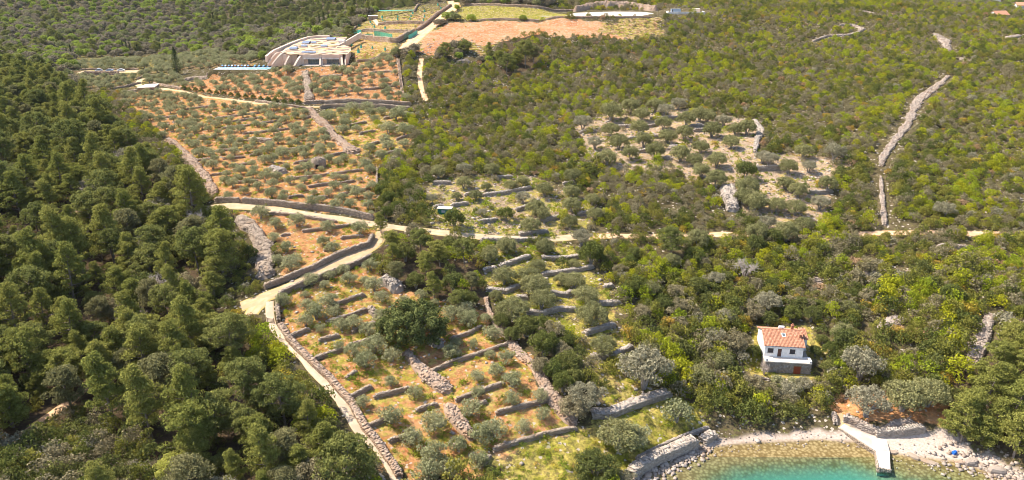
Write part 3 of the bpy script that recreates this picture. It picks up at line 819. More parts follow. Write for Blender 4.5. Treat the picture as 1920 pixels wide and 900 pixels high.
road([(380,392),(416,387),(470,388),(507,392),(587,404),(650,412),(697,420),(740,426),(790,432),(830,437),(880,442),(940,447),(1000,448),(1060,446),(1110,443)], 3.6, 'dirt_road', 'road_pale')
road([(1110,443),(1180,443),(1260,442),(1330,441),(1420,440),(1470,441),(1540,447),(1590,442),(1640,437),(1730,436),(1800,437),(1900,438),(2000,440)], 3.0, 'dirt_road', 'road_red', .075)
road([(452,575),(480,564),(507,553),(560,531),(640,491),(690,468),(712,448),(722,428)], 4.4, 'dirt_road', 'road', .08)
road([(470,590),(480,574),(497,562)], 4.0, 'dirt_road', 'road', .085)
road([(505,566),(506,590),(508,606),(516,620),(541,645),(560,663),(583,690),(610,719),(639,751),(655,780),(672,808),(697,829),(713,848),(730,873),(745,899),(752,920)], 1.9, 'footpath', 'path', .09, 3.2)
road([(300,166),(345,172),(393,183),(440,188),(480,194),(540,200),(600,200),(680,199),(768,203)], 2.4, 'farm_track', 'road', .07)
road([(283,144),(262,150),(258,158),(272,166),(290,165),(312,168)], 4.0, 'valley_drive', 'road_pale', .08)
road([(752,100),(775,78),(800,55),(830,32),(852,14),(845,2)], 8.5, 'earth_track', 'road_red', .08)
road([(790,110),(786,140),(790,165),(800,190)], 2.6, 'earth_path', 'road_red', .07)
road([(702,37),(710,47)], 2.5, 'earth_path', 'path', .08)
road([(1568,775),(1572,790),(1590,802)], 2.8, 'beach_path', 'road', .08)
road([(30,830),(60,805),(95,778),(140,746),(160,728)], 2.4, 'forest_track', 'road_red', .08)
road([(120,400),(160,396),(220,392)], 3.0, 'forest_track', 'road_red', .08)

# ------------------------------------------------------------------ ground sheet
def axis(a0, core0, core1, a1, fine, grow):
    v = list(np.arange(core0, core1, fine))
    s_ = fine; x = core1
    while x < a1:
        v.append(x); s_ = min(s_ * grow, 14); x += s_
    s_ = fine; x = core0 - fine
    while x > a0:
        v.append(x); s_ = min(s_ * grow, 14); x -= s_
    return np.array(sorted(v))
tx = axis(-830, -150, 150, 830, .85, 1.02)
ty = [45.0]
while ty[-1] < 1380: ty.append(ty[-1] + max(.75, ty[-1] * .0042))
ty = np.array(ty)
TX, TY = np.meshgrid(tx, ty)
TZ = gz(TX, TY)
WT = {  # soil, grass, rock, orange
 'A': (.80, .42, .10, 0), 'A2': (.6, .55, .30, 0), 'B': (.95, .12, .10, .2), 'C': (.78, .45, .12, 0), 'D': (.80, .55, .12, 0), 'E': (.15, .95, .10, 0),
 'F': (.30, .65, .50, 0), 'H': (.25, .55, .72, 0), 'G': (.42, .35, .80, 0), 'V': (.35, .4, .2, 0), 'W': (.4, .3, .1, 0), 'K': (.3, .55, .2, .5),
 'P': (.15, .52, .3, .42), 'O': (.2, .05, .25, 1.0), 'U': (.05, .85, .05, .2), 'Y': (.3, .8, .3, 0), 'Z': (.85, .15, .2, 0), 'L': (.02, .02, .05, 0), 'S': (.05, .05, .1, 0), 'N': (.05, .1, .1, 0), 'Q': (.1, .1, .2, 0), 'T': (.1, .05, .15, 0)}
tabw = np.zeros((len(ORDER) + 1, 4)); tabl = np.zeros(len(ORDER) + 1)
tabw[0] = (.10, .10, .26, 0)
for k, w_ in WT.items(): tabw[ZID[k]] = w_
for k in 'LNQT': tabl[ZID[k]] = 1
dxw = (vnoise(TX / 5, TY / 5, 41) - .5) * 5; dyw = (vnoise(TX / 5, TY / 5, 42) - .5) * 5
acc = np.zeros(TX.shape + (4,)); accl = np.zeros(TX.shape)
for ox, oy in ((0, 0), (1.2, .6), (-1.2, -.6), (.6, -1.2), (-.6, 1.2)):
    zi = zone_at(TX + dxw + ox, TY + dyw + oy); acc += tabw[zi] / 5; accl += tabl[zi] / 5
far = np.clip((TY - 480) / 120, 0, 1)
acc *= (1 - far)[..., None]
beach = np.zeros(TX.shape); seabed = np.zeros(TX.shape); wet = np.zeros(TX.shape)
mm_ = (TY < 200) & (TX > -20) & (TX < 220)
sdm = dist_line(TX[mm_], TY[mm_], SHORE); insm = in_poly(TX[mm_], TY[mm_], BAY)
pxm = proj(TX[mm_], TY[mm_], TZ[mm_])[0]
wid = np.interp(pxm, [1100, 1250, 1330, 1450, 1560, 1650, 1700, 1780, 1850, 1950], [.8, 1.2, 2.6, 2.9, 3.6, 5.5, 8.0, 7.5, 4.5, 4.0])
nzb = vnoise(TX[mm_] / 2.2, TY[mm_] / 2.2, 51)
beach[mm_] = np.clip((wid * (.75 + .5 * nzb) - sdm) / 1.2, 0, 1) * (~insm)
seabed[mm_] = np.where(insm, np.clip(sdm / 11, 0, 1), 0)
wet[mm_] = np.where(insm, 1.0, np.clip(1 - sdm / .9, 0, 1))
acc[..., 1] += .9 * np.exp(-(((TX + 215) / 120) ** 2 + ((TY - 560) / 55) ** 2))
gm2 = np.stack([beach, accl, wet, seabed], -1)
ny_, nx_ = TX.shape
ii, jj = np.meshgrid(np.arange(ny_ - 1), np.arange(nx_ - 1), indexing='ij')
b = (ii * nx_ + jj).ravel()
TF = np.stack([b, b + 1, b + nx_ + 1, b + nx_], 1)

def ground_mat():
    m, nt, out = new_mat("ground")
    h = NT(nt)
    a1 = h.n("ShaderNodeAttribute", attribute_name="gm"); a2 = h.n("ShaderNodeAttribute", attribute_name="gm2")
    s1 = h.n("ShaderNodeSeparateColor"); h.l(a1.outputs["Color"], s1.inputs[0])
    s2 = h.n("ShaderNodeSeparateColor"); h.l(a2.outputs["Color"], s2.inputs[0])
    soil, grass, rock, orange = s1.outputs[0], s1.outputs[1], s1.outputs[2], a1.outputs["Alpha"]
    bch, lit, wetw, sea = s2.outputs[0], s2.outputs[1], s2.outputs[2], a2.outputs["Alpha"]
    geo = h.n("ShaderNodeNewGeometry"); P = geo.outputs["Position"]
    nL = h.noise(.09, P, 4.0); nM = h.noise(.45, P, 5.0, .6); nS = h.noise(2.2, P, 5.0, .65); nT = h.noise(9.0, P, 3.0)
    nM2 = h.noise(.33, h.mix(1.0, (0, 0, 0), P), 5.0, .62)
    # undergrowth floor
    c = h.mix(h.ramp(nM, .35, .7), (.075, .058, .03), (.15, .115, .068))
    c = h.mix(h.math('MULTIPLY', h.ramp(nS, .5, .7), .6), c, (.11, .12, .03))
    c = h.mix(lit, c, h.mix(nS, (.06, .042, .026), (.13, .09, .055)))
    # red soil
    so = h.mix(h.ramp(nM, .3, .72), (.40, .165, .062), (.50, .27, .125))
    so = h.mix(h.math('MULTIPLY', h.ramp(nS, .5, .75), .7), so, (.52, .34, .19))
    so = h.mix(h.math('MULTIPLY', h.ramp(nT, .62, .72), .5), so, (.52, .44, .36))
    f = h.ramp(h.math('ADD', soil, h.math('MULTIPLY', h.math('SUBTRACT', nM, .5), 1.3)), .38, .62)
    c = h.mix(f, c, so)
    # orange earth
    og = h.mix(h.ramp(nL, .35, .65), (.46, .185, .08), (.50, .27, .14))
    og = h.mix(h.math('MULTIPLY', h.ramp(nS, .5, .72), .5), og, (.55, .38, .26))
    og = h.mix(h.math('MULTIPLY', h.ramp(nM, .52, .62), .6), og, (.52, .40, .28))
    og = h.mix(h.math('MULTIPLY', h.ramp(nS, .58, .66), .5), og, (.24, .20, .08))
    f = h.ramp(h.math('ADD', orange, h.math('MULTIPLY', h.math('SUBTRACT', nM, .5), .9)), .3, .6)
    c = h.mix(f, c, og)
    # rock
    vr = h.voronoi(.9, P); vr2 = h.voronoi(2.6, P)
    ro = h.mix(h.ramp(vr2, .1, .6), (.50, .40, .31), (.33, .235, .155))
    ro = h.mix(h.ramp(nM, .45, .65), ro, (.44, .30, .19))
    f = h.ramp(h.math('ADD', rock, h.math('MULTIPLY', h.math('SUBTRACT', nS, .5), 1.6)), .55, .75)
    c = h.mix(f, c, ro)
    # grass
    gr = h.mix(h.ramp(nM, .38, .62), (.27, .255, .032), (.43, .335, .085))
    gr = h.mix(h.math('MULTIPLY', h.ramp(nS, .5, .68), .7), gr, (.155, .17, .022))
    gr = h.mix(h.math('MULTIPLY', h.ramp(nL, .5, .62), .55), gr, (.42, .32, .11))
    ng = h.noise(.42, P, 6.0, .72)
    f = h.ramp(h.math('ADD', grass, h.math('MULTIPLY', h.math('SUBTRACT', ng, .5), 2.2)), .42, .66)
    nG = h.noise(1.15, P, 6.0, .72)
    f = h.math('MULTIPLY', f, h.math('MULTIPLY_ADD', h.ramp(nG, .36, .58), .62))
    f.node.inputs[1].links[0].from_node.inputs[2].default_value = .38
    c = h.mix(f, c, gr)
    # clods, dry tufts and small stones at half-metre size
    vt = h.n("ShaderNodeTexVoronoi"); vt.inputs["Scale"].default_value = 1.9; h.l(P, vt.inputs["Vector"])
    sv = h.n("ShaderNodeSeparateColor"); h.l(vt.outputs["Color"], sv.inputs[0])
    mot = h.math('ADD', h.math('MULTIPLY', sv.outputs[0], .34), h.math('MULTIPLY', nG, 1.05))
    mv = h.n("ShaderNodeVectorMath", operation='SCALE'); h.l(c, mv.inputs[0]); h.l(h.math('ADD', mot, .30), mv.inputs[3])
    c = mv.outputs[0]
    pale = h.math('MULTIPLY', h.math('GREATER_THAN', sv.outputs[1], .955), h.math('SUBTRACT', 1.0, lit))
    c = h.mix(h.math('MULTIPLY', pale, .8), c, (.50, .43, .36))
    tuft = h.math('MULTIPLY', h.math('LESS_THAN', sv.outputs[2], .07), h.math('SUBTRACT', 1.0, bch))
    c = h.mix(h.math('MULTIPLY', tuft, .55), c, (.16, .155, .045))
    # beach shingle
    be = h.mix(h.ramp(nS, .3, .7), (.42, .325, .265), (.55, .455, .39))
    be = h.mix(h.math('MULTIPLY', h.ramp(nT, .55, .75), .5), be, (.48, .36, .29))
    c = h.mix(bch, c, be)
    # sea floor: golden stones near the edge, pale sand further out
    v3 = h.voronoi(1.5, P)
    sb = h.mix(h.ramp(v3, .15, .75), (.34, .26, .125), (.17, .12, .05))
    sb = h.mix(h.math('MULTIPLY', h.ramp(nS, .5, .75), .5), sb, (.14, .09, .03))
    sd_ = h.mix(h.ramp(nM, .4, .62), (.52, .52, .44), (.36, .36, .28))
    sd_ = h.mix(h.math('MULTIPLY', h.ramp(v3, .0, .35), .45), sd_, (.30, .28, .17))
    sb = h.mix(h.ramp(h.math('ADD', sea, h.math('MULTIPLY', h.math('SUBTRACT', nM, .5), .5)), .45, .95), sb, sd_)
    c = h.mix(wetw, c, sb)
    d = h.n("ShaderNodeBsdfDiffuse"); d.inputs["Roughness"].default_value = .6
    h.l(c, d.inputs[0])
    hh = h.math('ADD', h.math('MULTIPLY', nS, .7), h.math('MULTIPLY', nT, .35))
    h.l(h.bump(hh, .8, .3), d.inputs["Normal"])
    h.l(d.outputs[0], out.inputs[0])
    return m
ground = link("ground", mesh_np("ground", np.stack([TX.ravel(), TY.ravel(), TZ.ravel()], 1), TF, ground_mat(), smooth=True,
              attrs={'gm': acc.reshape(-1, 4), 'gm2': gm2.reshape(-1, 4)}))
ground['kind'] = 'structure'

# ------------------------------------------------------------------ the sea
def water_mat():
    m, nt, out = new_mat("sea_water")
    h = NT(nt)
    geo = h.n("ShaderNodeNewGeometry")
    mp = h.n("ShaderNodeMapping"); mp.inputs["Scale"].default_value = (.6, 1.3, 1)
    h.l(geo.outputs["Position"], mp.inputs[0])
    n1 = h.noise(1.6, mp.outputs[0], 4.0, .6)
    bmp = h.bump(n1, .5, .08)
    tr = h.n("ShaderNodeBsdfTransparent"); tr.inputs[0].default_value = (.93, .98, .97, 1)
    gl = h.n("ShaderNodeBsdfGlossy"); gl.inputs["Roughness"].default_value = .08
    h.l(bmp, gl.inputs["Normal"])
    fr = h.n("ShaderNodeFresnel"); fr.inputs[0].default_value = 1.33
    h.l(bmp, fr.inputs["Normal"])
    mx = h.n("ShaderNodeMixShader")
    h.l(fr.outputs[0], mx.inputs[0]); h.l(tr.outputs[0], mx.inputs[1]); h.l(gl.outputs[0], mx.inputs[2])
    h.l(mx.outputs[0], out.inputs[0])
    va = h.n("ShaderNodeVolumeAbsorption")
    va.inputs["Color"].default_value = (.0, .86, .915, 1)
    va.inputs["Density"].default_value = .26
    h.l(va.outputs[0], out.inputs["Volume"])
    return m
wb = MB()
wb.prism([(-10, 42), (190, 42), (190, 122), (-10, 122)], -9.0, 0.0)
w_ = wb.build("water", water_mat())
w_['kind'] = 'structure'

# ------------------------------------------------------------------ foliage
def norm(v): return v / (np.linalg.norm(v, axis=-1, keepdims=True) + 1e-9)
def cards(C, N, L, Wd, up=0.0, rg=RNG):
    """diamond leaf sprays at C with normals N, length L, width Wd"""
    n = len(C)
    r = norm(rg.normal(size=(n, 3)) + np.array([0, 0, up]))
    a = norm(r - N * np.sum(r * N, 1, keepdims=True))
    b = np.cross(N, a)
    l = (L * rg.uniform(.6, 1.2, n) / 2)[:, None]; w = (Wd * rg.uniform(.7, 1.2, n) / 2)[:, None]
    bend = N * l * .25
    V = np.stack([C - a * l - bend, C + b * w, C + a * l - bend, C - b * w], 1).reshape(-1, 3)
    F = np.arange(n * 4).reshape(-1, 4)
    return V, F

def crown(clumps, per, L, Wd, jit=.55, up=0.0, low=-.45, seed=0):
    """clumps rows: x y z rx ry rz"""
    rg = np.random.default_rng(seed)
    Cs, Ns = [], []
    for x, y, z, rx, ry, rz in clumps:
        k = max(int(per * rg.uniform(.8, 1.2)), 3)
        d = norm(rg.normal(size=(k * 2, 3)))
        d = d[d[:, 2] > low - rg.random(len(d)) * .5][:k]
        rad = rg.uniform(.72, 1.08, len(d))[:, None]
        Cs.append(np.array([x, y, z]) + d * rad * np.array([rx, ry, rz]))
        Ns.append(norm(norm(d / np.array([rx, ry, rz])) + rg.normal(size=d.shape) * jit))
    return cards(np.concatenate(Cs), np.concatenate(Ns), L, Wd, up, rg)

def tube_np(path, radii, n=5):
    V, F = [], []
    path = [Vector(p) for p in path]
    for i, p in enumerate(path):
        d = (path[min(i + 1, len(path) - 1)] - path[max(i - 1, 0)])
        q = d.to_track_quat('Z', 'Y')
        for k in range(n):
            a = 2 * math.pi * k / n
            V.append(tuple(p + q @ Vector((radii[i] * math.cos(a), radii[i] * math.sin(a), 0))))
    for i in range(len(path) - 1):
        for k in range(n):
            F.append((i * n + k, i * n + (k + 1) % n, (i + 1) * n + (k + 1) % n, (i + 1) * n + k))
    return np.array(V), np.array(F)

def join_np(parts):
    V, F, b = [], [], 0
    for v, f in parts:
        V.append(v); F.append(f + b); b += len(v)
    return np.concatenate(V), np.concatenate(F)

class Proto:
    def __init__(s, name, trunk, crown_, tm, cm):
        s.trunk = mesh_np(name + "_trunk", trunk[0], trunk[1], tm) if trunk else None
        s.crown = mesh_np(name + "_crown", crown_[0], crown_[1], cm)
        V, F = join_np(([trunk] if trunk else []) + [crown_])
        nt_ = len(trunk[1]) if trunk else 0
        mi = np.concatenate([np.zeros(nt_, int), np.ones(len(crown_[1]), int)])
        s.joined = mesh_np(name + "_whole", V, F, [tm, cm], mi)

def make_pine(seed, mat, H=10.5, spread=3.0, per=74, bare=.25, cone=.55):
    rg = np.random.default_rng(seed)
    lean = rg.normal(size=2) * .5
    zs = np.linspace(0, H * .97, 7)
    path = [(lean[0] * (z / H) ** 1.5 + math.sin(z * .7 + seed) * .12, lean[1] * (z / H) ** 1.5, z) for z in zs]
    parts = [tube_np(path, [.24 * (1 - .88 * z / H) + .02 for z in zs])]
    cl = []
    nb = 32
    for i in range(nb):
        u = bare + (1 - bare) * (i / (nb - 1)) ** .9
        z = u * H
        w_u = (u - bare) / (1 - bare); prof = spread * (max(0, 1 - w_u ** 2.4) ** cone) * (.55 + .55 * rg.random()) + .25
        if w_u < .15: prof *= .8
        a = i * 2.4 + rg.normal() * .4
        tx_ = path[min(int(u * 6), 5)]
        ex, ey = tx_[0] + math.cos(a) * prof, tx_[1] + math.sin(a) * prof
        ez = z + prof * .22
        parts.append(tube_np([(tx_[0], tx_[1], z - .25), ((tx_[0] + ex) / 2, (tx_[1] + ey) / 2, z), (ex, ey, ez)], [.085 * (1 - u) + .03, .05, .02], 3))
        for t in (1.0, .62):
            if t < 1 and prof < .8: continue
            r_ = rg.uniform(.55, 1.15) * (1 if t == 1 else .85)
            cl.append((tx_[0] + (ex - tx_[0]) * t + rg.normal() * .15, tx_[1] + (ey - tx_[1]) * t + rg.normal() * .15, z + (ez - z) * t + .15, r_ * 1.15, r_ * 1.15, r_ * .62))
            if rg.random() < .5:
                cl.append((tx_[0] + (ex - tx_[0]) * t * .85 + rg.normal() * .5, tx_[1] + (ey - tx_[1]) * t * .85 + rg.normal() * .5, z + (ez - z) * t + rg.uniform(.2, .7), r_ * .7, r_ * .7, r_ * .45))
    cl.append((path[-1][0], path[-1][1], H, .55, .55, .7))
    return Proto(f"pine{seed}", join_np(parts), crown(cl, per, .50, .17, .75, 1.2, -.3, seed), M['bark'], mat)

def make_broad(seed, mat, H=3.4, spread=2.0, ncl=18, rcl=.62, per=60, L=.3, Wd=.15, trunk=.14, stems=3, base=.28, jit=.7, bark='bark_grey', dense=0.0, flat=.8):
    rg = np.random.default_rng(seed)
    parts, cl = [], []
    for s_ in range(stems):
        a = s_ * 2 * math.pi / stems + rg.random()
        r_ = spread * .45
        p = [(math.cos(a) * .1, math.sin(a) * .1, -.15), (math.cos(a) * r_ * .35, math.sin(a) * r_ * .35, H * .3), (math.cos(a) * r_, math.sin(a) * r_, H * .68)]
        parts.append(tube_np(p, [trunk, trunk * .7, trunk * .25], 5))
        for k in range(2):
            a2 = a + rg.normal() * .7
            parts.append(tube_np([p[1], (math.cos(a2) * spread * .75, math.sin(a2) * spread * .75, H * rg.uniform(.5, .8))], [trunk * .45, .02], 3))
    for i in range(ncl):
        u = (i + .5) / ncl
        ph = i * 2.39996 + rg.normal() * .35
        ct = 1 - 1.5 * u                     # from the top down past the equator
        st_ = math.sqrt(max(0, 1 - min(1, abs(ct)) ** 2))
        k = rg.uniform(.72, 1.06)
        hz = H * (base + 1) / 2; hr = H * (1 - base) / 2
        r_ = rcl * rg.uniform(.7, 1.25)
        cl.append((math.cos(ph) * st_ * (spread - r_ * .5) * k, math.sin(ph) * st_ * (spread - r_ * .5) * k, hz + ct * (hr - r_ * .4) * k, r_, r_, r_ * flat))
    for i in range(int(ncl * dense)):
        cl.append((rg.normal() * spread * .35, rg.normal() * spread * .35, H * rg.uniform(.4, .75), rcl, rcl, rcl * .8))
    return Proto(f"broad{seed}", join_np(parts), crown(cl, per, L, Wd, jit, .2, -.5, seed), M[bark], mat)

def make_shrub(seed, mat, H=1.7, spread=1.35, ncl=13, rcl=.5, per=34, L=.27, Wd=.16, jit=.6):
    rg = np.random.default_rng(seed)
    cl = []
    for i in range(ncl):
        a = i * 2.39996 + rg.normal() * .3; rr = math.sqrt((i + .3) / ncl)
        k = rg.uniform(.8, 1.15)
        zt = H * (1 - .62 * rr ** 2.2) * k
        r_ = rcl * rg.uniform(.7, 1.3)
        cl.append((math.cos(a) * rr * (spread - r_ * .4), math.sin(a) * rr * (spread - r_ * .4), max(zt - r_ * .6, r_ * .35), r_, r_, r_ * .85))
    return Proto(f"shrub{seed}", None, crown(cl, per, L, Wd, jit, .3, -.35, seed), M['bark'], mat)

def make_bare(seed, mat, H=4.5, spread=2.3):
    rg = np.random.default_rng(seed)
    parts, tw = [], []
    for s_ in range(9):
        a = s_ * 2.4 + rg.normal() * .3
        tip = (math.cos(a) * spread * rg.uniform(.5, 1), math.sin(a) * spread * rg.uniform(.5, 1), H * rg.uniform(.65, 1))
        mid = (tip[0] * .4, tip[1] * .4, tip[2] * .6)
        parts.append(tube_np([(0, 0, -.2), mid, tip], [.17, .09, .02], 4))
        for k in range(16):
            t = rg.uniform(.3, 1)
            p0 = np.array(mid) * (1 - t) + np.array(tip) * t
            p1 = p0 + rg.normal(size=3) * .55 + np.array([0, 0, .35])
            tw.append(tube_np([tuple(p0), tuple(p1)], [.035, .012], 3))
            for q in range(3):
                p2 = p1 + rg.normal(size=3) * .35
                tw.append(tube_np([tuple((p0 + p1) / 2), tuple(p2)], [.028, .012], 3))
    return Proto(f"bare{seed}", join_np(parts), join_np(tw), M['twig'], mat)

def make_cypress(seed):
    rg = np.random.default_rng(seed)
    H, cl = 12.0, []
    for i in range(46):
        u = i / 45; z = .5 + u * (H - .8); r_ = 1.5 * (math.sin(math.pi * min(1, (u * .86 + .14))) ** .7) * (1 - u * .35) + .08
        a = i * 2.4
        cl.append((math.cos(a) * r_ * .45, math.sin(a) * r_ * .45, z, r_ * .62, r_ * .62, .75))
    return Proto(f"cypress{seed}", tube_np([(0, 0, -.2), (0, 0, 6)], [.22, .1]), crown(cl, 42, .42, .16, .4, 1.5, -.6, seed), M['bark'], M['cypress'])

PR = {}
PR['pine'] = [make_pine(101, M['pine_a'], 9.5, 3.5), make_pine(102, M['pine_a'], 11.0, 3.2, cone=1.35, bare=.16), make_pine(103, M['pine_b'], 8.6, 3.6, cone=.5),
              make_pine(104, M['pine_b'], 10.5, 3.5, bare=.45, cone=.45), make_pine(105, M['pine_c'], 8.2, 3.2, bare=.3), make_pine(106, M['pine_a'], 7.6, 3.0, bare=.1, cone=1.1)]
PR['olive'] = [make_broad(s_, M['olive'], H=h_, spread=sp, ncl=n_, rcl=.78, per=75, L=.36, Wd=.16, base=.0, dense=.5) for s_, h_, sp, n_ in ((201, 3.6, 2.1, 17), (202, 3.1, 2.0, 14), (203, 3.9, 2.3, 20), (204, 3.0, 1.8, 12), (205, 3.4, 2.2, 15))]
PR['old_olive'] = [make_broad(s_, M['olive_old'], H=h_, spread=sp, ncl=n_, rcl=.9, per=120, L=.38, Wd=.18, trunk=.26, dense=.4, base=.1) for s_, h_, sp, n_ in ((211, 5.2, 3.2, 30), (212, 4.8, 3.0, 26), (213, 5.6, 3.4, 34))]
PR['grey_olive'] = [make_broad(s_, M['olive_grey'], H=h_, spread=sp, ncl=n_, rcl=.8, per=110, L=.38, Wd=.17, trunk=.26, dense=.3) for s_, h_, sp, n_ in ((221, 5.2, 3.3, 30), (222, 4.6, 3.0, 26))]
PR['oak'] = [make_broad(s_, M['oak'], H=h_, spread=sp, ncl=n_, rcl=.8, per=95, L=.36, Wd=.2, trunk=.2, dense=.3, base=.12) for s_, h_, sp, n_ in ((231, 5.0, 2.8, 30), (232, 4.2, 2.6, 26))]
PR['dark_oak'] = [make_broad(s_, M['dark'], H=h_, spread=sp, ncl=n_, rcl=.8, per=100, L=.36, Wd=.2, trunk=.2, dense=.3, base=.08) for s_, h_, sp, n_ in ((241, 5.5, 2.9, 32), (242, 4.4, 2.7, 26))]
PR['drab_oak'] = [make_broad(s_, M['drab'], H=h_, spread=sp, ncl=n_, rcl=.75, per=90, L=.36, Wd=.18, trunk=.2, dense=.2, base=.1) for s_, h_, sp, n_ in ((251, 4.4, 2.7, 28), (252, 3.8, 2.5, 24))]
PR['carob'] = [make_broad(261, M['carob'], H=9.4, spread=7.6, ncl=150, rcl=1.1, per=110, L=.55, Wd=.3, trunk=.5, stems=5, base=-.12, dense=.15, jit=.45)]
PR['bush_oak'] = [make_broad(271, M['oak'], H=5.4, spread=4.6, ncl=70, rcl=.85, per=95, L=.36, Wd=.2, trunk=.25, stems=4, base=-.05, dense=.2)]
PR['bare'] = [make_bare(281, M['twig'])]
PR['cypress'] = [make_cypress(291)]
PR['yellow_bush'] = [make_broad(295, leaf_mat("pale_yellow_leaves", (.30, .30, .075), (.33, .32, .08)), H=4.6, spread=3.2, ncl=40, rcl=.7, per=80, L=.34, Wd=.22, base=.0)]
SH = {}
for q, (k, n_) in enumerate((('bright', 3), ('mid', 3), ('dark', 3), ('drab', 3), ('gold', 1), ('olive_grey', 1), ('oak', 2), ('rust', 1))):
    SH[k] = [make_shrub(400 + q * 10 + i, M[k], 1.7 + .35 * i, 1.3 + .15 * i, 12 + 2 * i) for i in range(n_)]
for q, k in enumerate(('far_green', 'far_mid', 'far_drab')):
    SH[k] = [make_broad(500 + q, M[k], H=6, spread=3.4, ncl=30, rcl=1.15, per=45, L=.75, Wd=.45, trunk=.2, base=.05)]
WEED = [make_shrub(600, M['weed'], .45, .55, 6, .26, 12, .22, .12), make_shrub(601, M['weed'], .6, .7, 7, .3, 12, .24, .14), make_shrub(602, M['gold'], .4, .5, 5, .25, 10, .2, .12)]

# ------------------------------------------------------------------ scattering
def stuff(name, pts, sc, rz, idx, protos, label=None, cat=None):
    """one object: points carrying instances of the given whole plants"""
    pts = np.asarray(pts, float)
    if len(pts) == 0: return None
    c = bpy.data.collections.new(name + "_sources")
    for i, me in enumerate(protos):
        o = bpy.data.objects.new(f"{name}_{i:02d}", me); c.objects.link(o)
    me = bpy.data.meshes.new(name)
    me.vertices.add(len(pts)); me.vertices.foreach_set("co", pts.astype(np.float32).ravel())
    a = me.attributes.new("sc", 'FLOAT_VECTOR', 'POINT'); a.data.foreach_set("vector", np.asarray(sc, np.float32).ravel())
    rv = np.zeros((len(pts), 3), np.float32); rv[:, 2] = rz; rv[:, 0] = RNG.normal(0, .06, len(pts)); rv[:, 1] = RNG.normal(0, .06, len(pts))
    a = me.attributes.new("rt", 'FLOAT_VECTOR', 'POINT'); a.data.foreach_set("vector", rv.ravel())
    a = me.attributes.new("pi", 'INT', 'POINT'); a.data.foreach_set("value", np.asarray(idx, np.int32))
    ob = link(name, me)
    g = bpy.data.node_groups.new(name, 'GeometryNodeTree')
    g.interface.new_socket("Geometry", in_out='INPUT', socket_type='NodeSocketGeometry')
    g.interface.new_socket("Geometry", in_out='OUTPUT', socket_type='NodeSocketGeometry')
    gi = g.nodes.new("NodeGroupInput"); go = g.nodes.new("NodeGroupOutput")
    ip = g.nodes.new("GeometryNodeInstanceOnPoints"); ci = g.nodes.new("GeometryNodeCollectionInfo")
    ci.inputs["Collection"].default_value = c
    ci.inputs["Separate Children"].default_value = True; ci.inputs["Reset Children"].default_value = True
    ip.inputs["Pick Instance"].default_value = True
    def attr(nm, typ):
        n = g.nodes.new("GeometryNodeInputNamedAttribute"); n.data_type = typ; n.inputs["Name"].default_value = nm
        return n.outputs["Attribute"]
    g.links.new(gi.outputs[0], ip.inputs["Points"]); g.links.new(ci.outputs[0], ip.inputs["Instance"])
    g.links.new(attr("pi", 'INT'), ip.inputs["Instance Index"])
    g.links.new(attr("rt", 'FLOAT_VECTOR'), ip.inputs["Rotation"]); g.links.new(attr("sc", 'FLOAT_VECTOR'), ip.inputs["Scale"])
    g.links.new(ip.outputs[0], go.inputs[0])
    md = ob.modifiers.new("plants", 'NODES'); md.node_group = g
    set_props(ob, label, cat, None, 'stuff')
    return ob

def jgrid(x0, x1, y0, y1, dx, dy, rot=0.0, jit=.42):
    cx_, cy_ = (x0 + x1) / 2, (y0 + y1) / 2
    d = math.hypot(x1 - x0, y1 - y0) / 2
    a, b_ = np.meshgrid(np.arange(-d, d, dx), np.arange(-d, d, dy))
    a = a + (np.arange(a.shape[0]) % 2 * dx / 2)[:, None]
    a = a + RNG.uniform(-jit, jit, a.shape) * dx; b_ = b_ + RNG.uniform(-jit, jit, a.shape) * dy
    c, s_ = math.cos(rot), math.sin(rot)
    x = cx_ + a * c - b_ * s_; y = cy_ + a * s_ + b_ * c
    k = (x > x0) & (x < x1) & (y > y0) & (y < y1)
    return x[k], y[k]

def in_frame(x, y, z, mx=420, my=160):
    px, py, dp = proj(x, y, z)
    return (dp > 1) & (px > -mx) & (px < 1920 + mx) & (py > -my) & (py < 900 + my + 60)

def plant(name, proto, x, y, sc, rz, label, cat, group=None, sink=.1, z=None, parts=True, szs=1.0):
    zz_ = float(gz(x, y)) - sink if z is None else z
    if proto.trunk is None or not parts:
        o = link(name, proto.crown if proto.trunk is None else proto.joined, None, (x, y, zz_), rz); o.scale = (sc, sc, sc * szs)
        return set_props(o, label, cat, group)
    e = empty(name, (x, y, zz_), rz, sc)
    e.scale = (sc, sc, sc * szs)
    link('trunk', proto.trunk, e); link('crown', proto.crown, e)
    return set_props(e, label, cat, group)

def at_base(px, py):
    return PX([(px, py)])[0]
HAND = []   # hand placed plants: (x, y, radius), kept clear of scatter
def hand(kind, idx, px, py, sc, label, cat, name=None, group=None, clear=.75, sink=.1, szs=1.0):
    p = at_base(px, py)
    pr = PR[kind][idx % len(PR[kind])]
    o = plant(name or kind, pr, p[0], p[1], sc, random.uniform(0, 6.28), label if isinstance(label, str) else None, cat, group, sink, szs=szs)
    rad = max(abs(v) for c_ in list(pr.crown.vertices)[::7] for v in c_.co[:2]) * sc * clear
    if not isinstance(label, str): auto(o, label[0], label[1], px, py - 12)
    HAND.append((p[0], p[1], rad))
    block_line([(p[0], p[1]), (p[0] + .01, p[1])], rad)
    return o


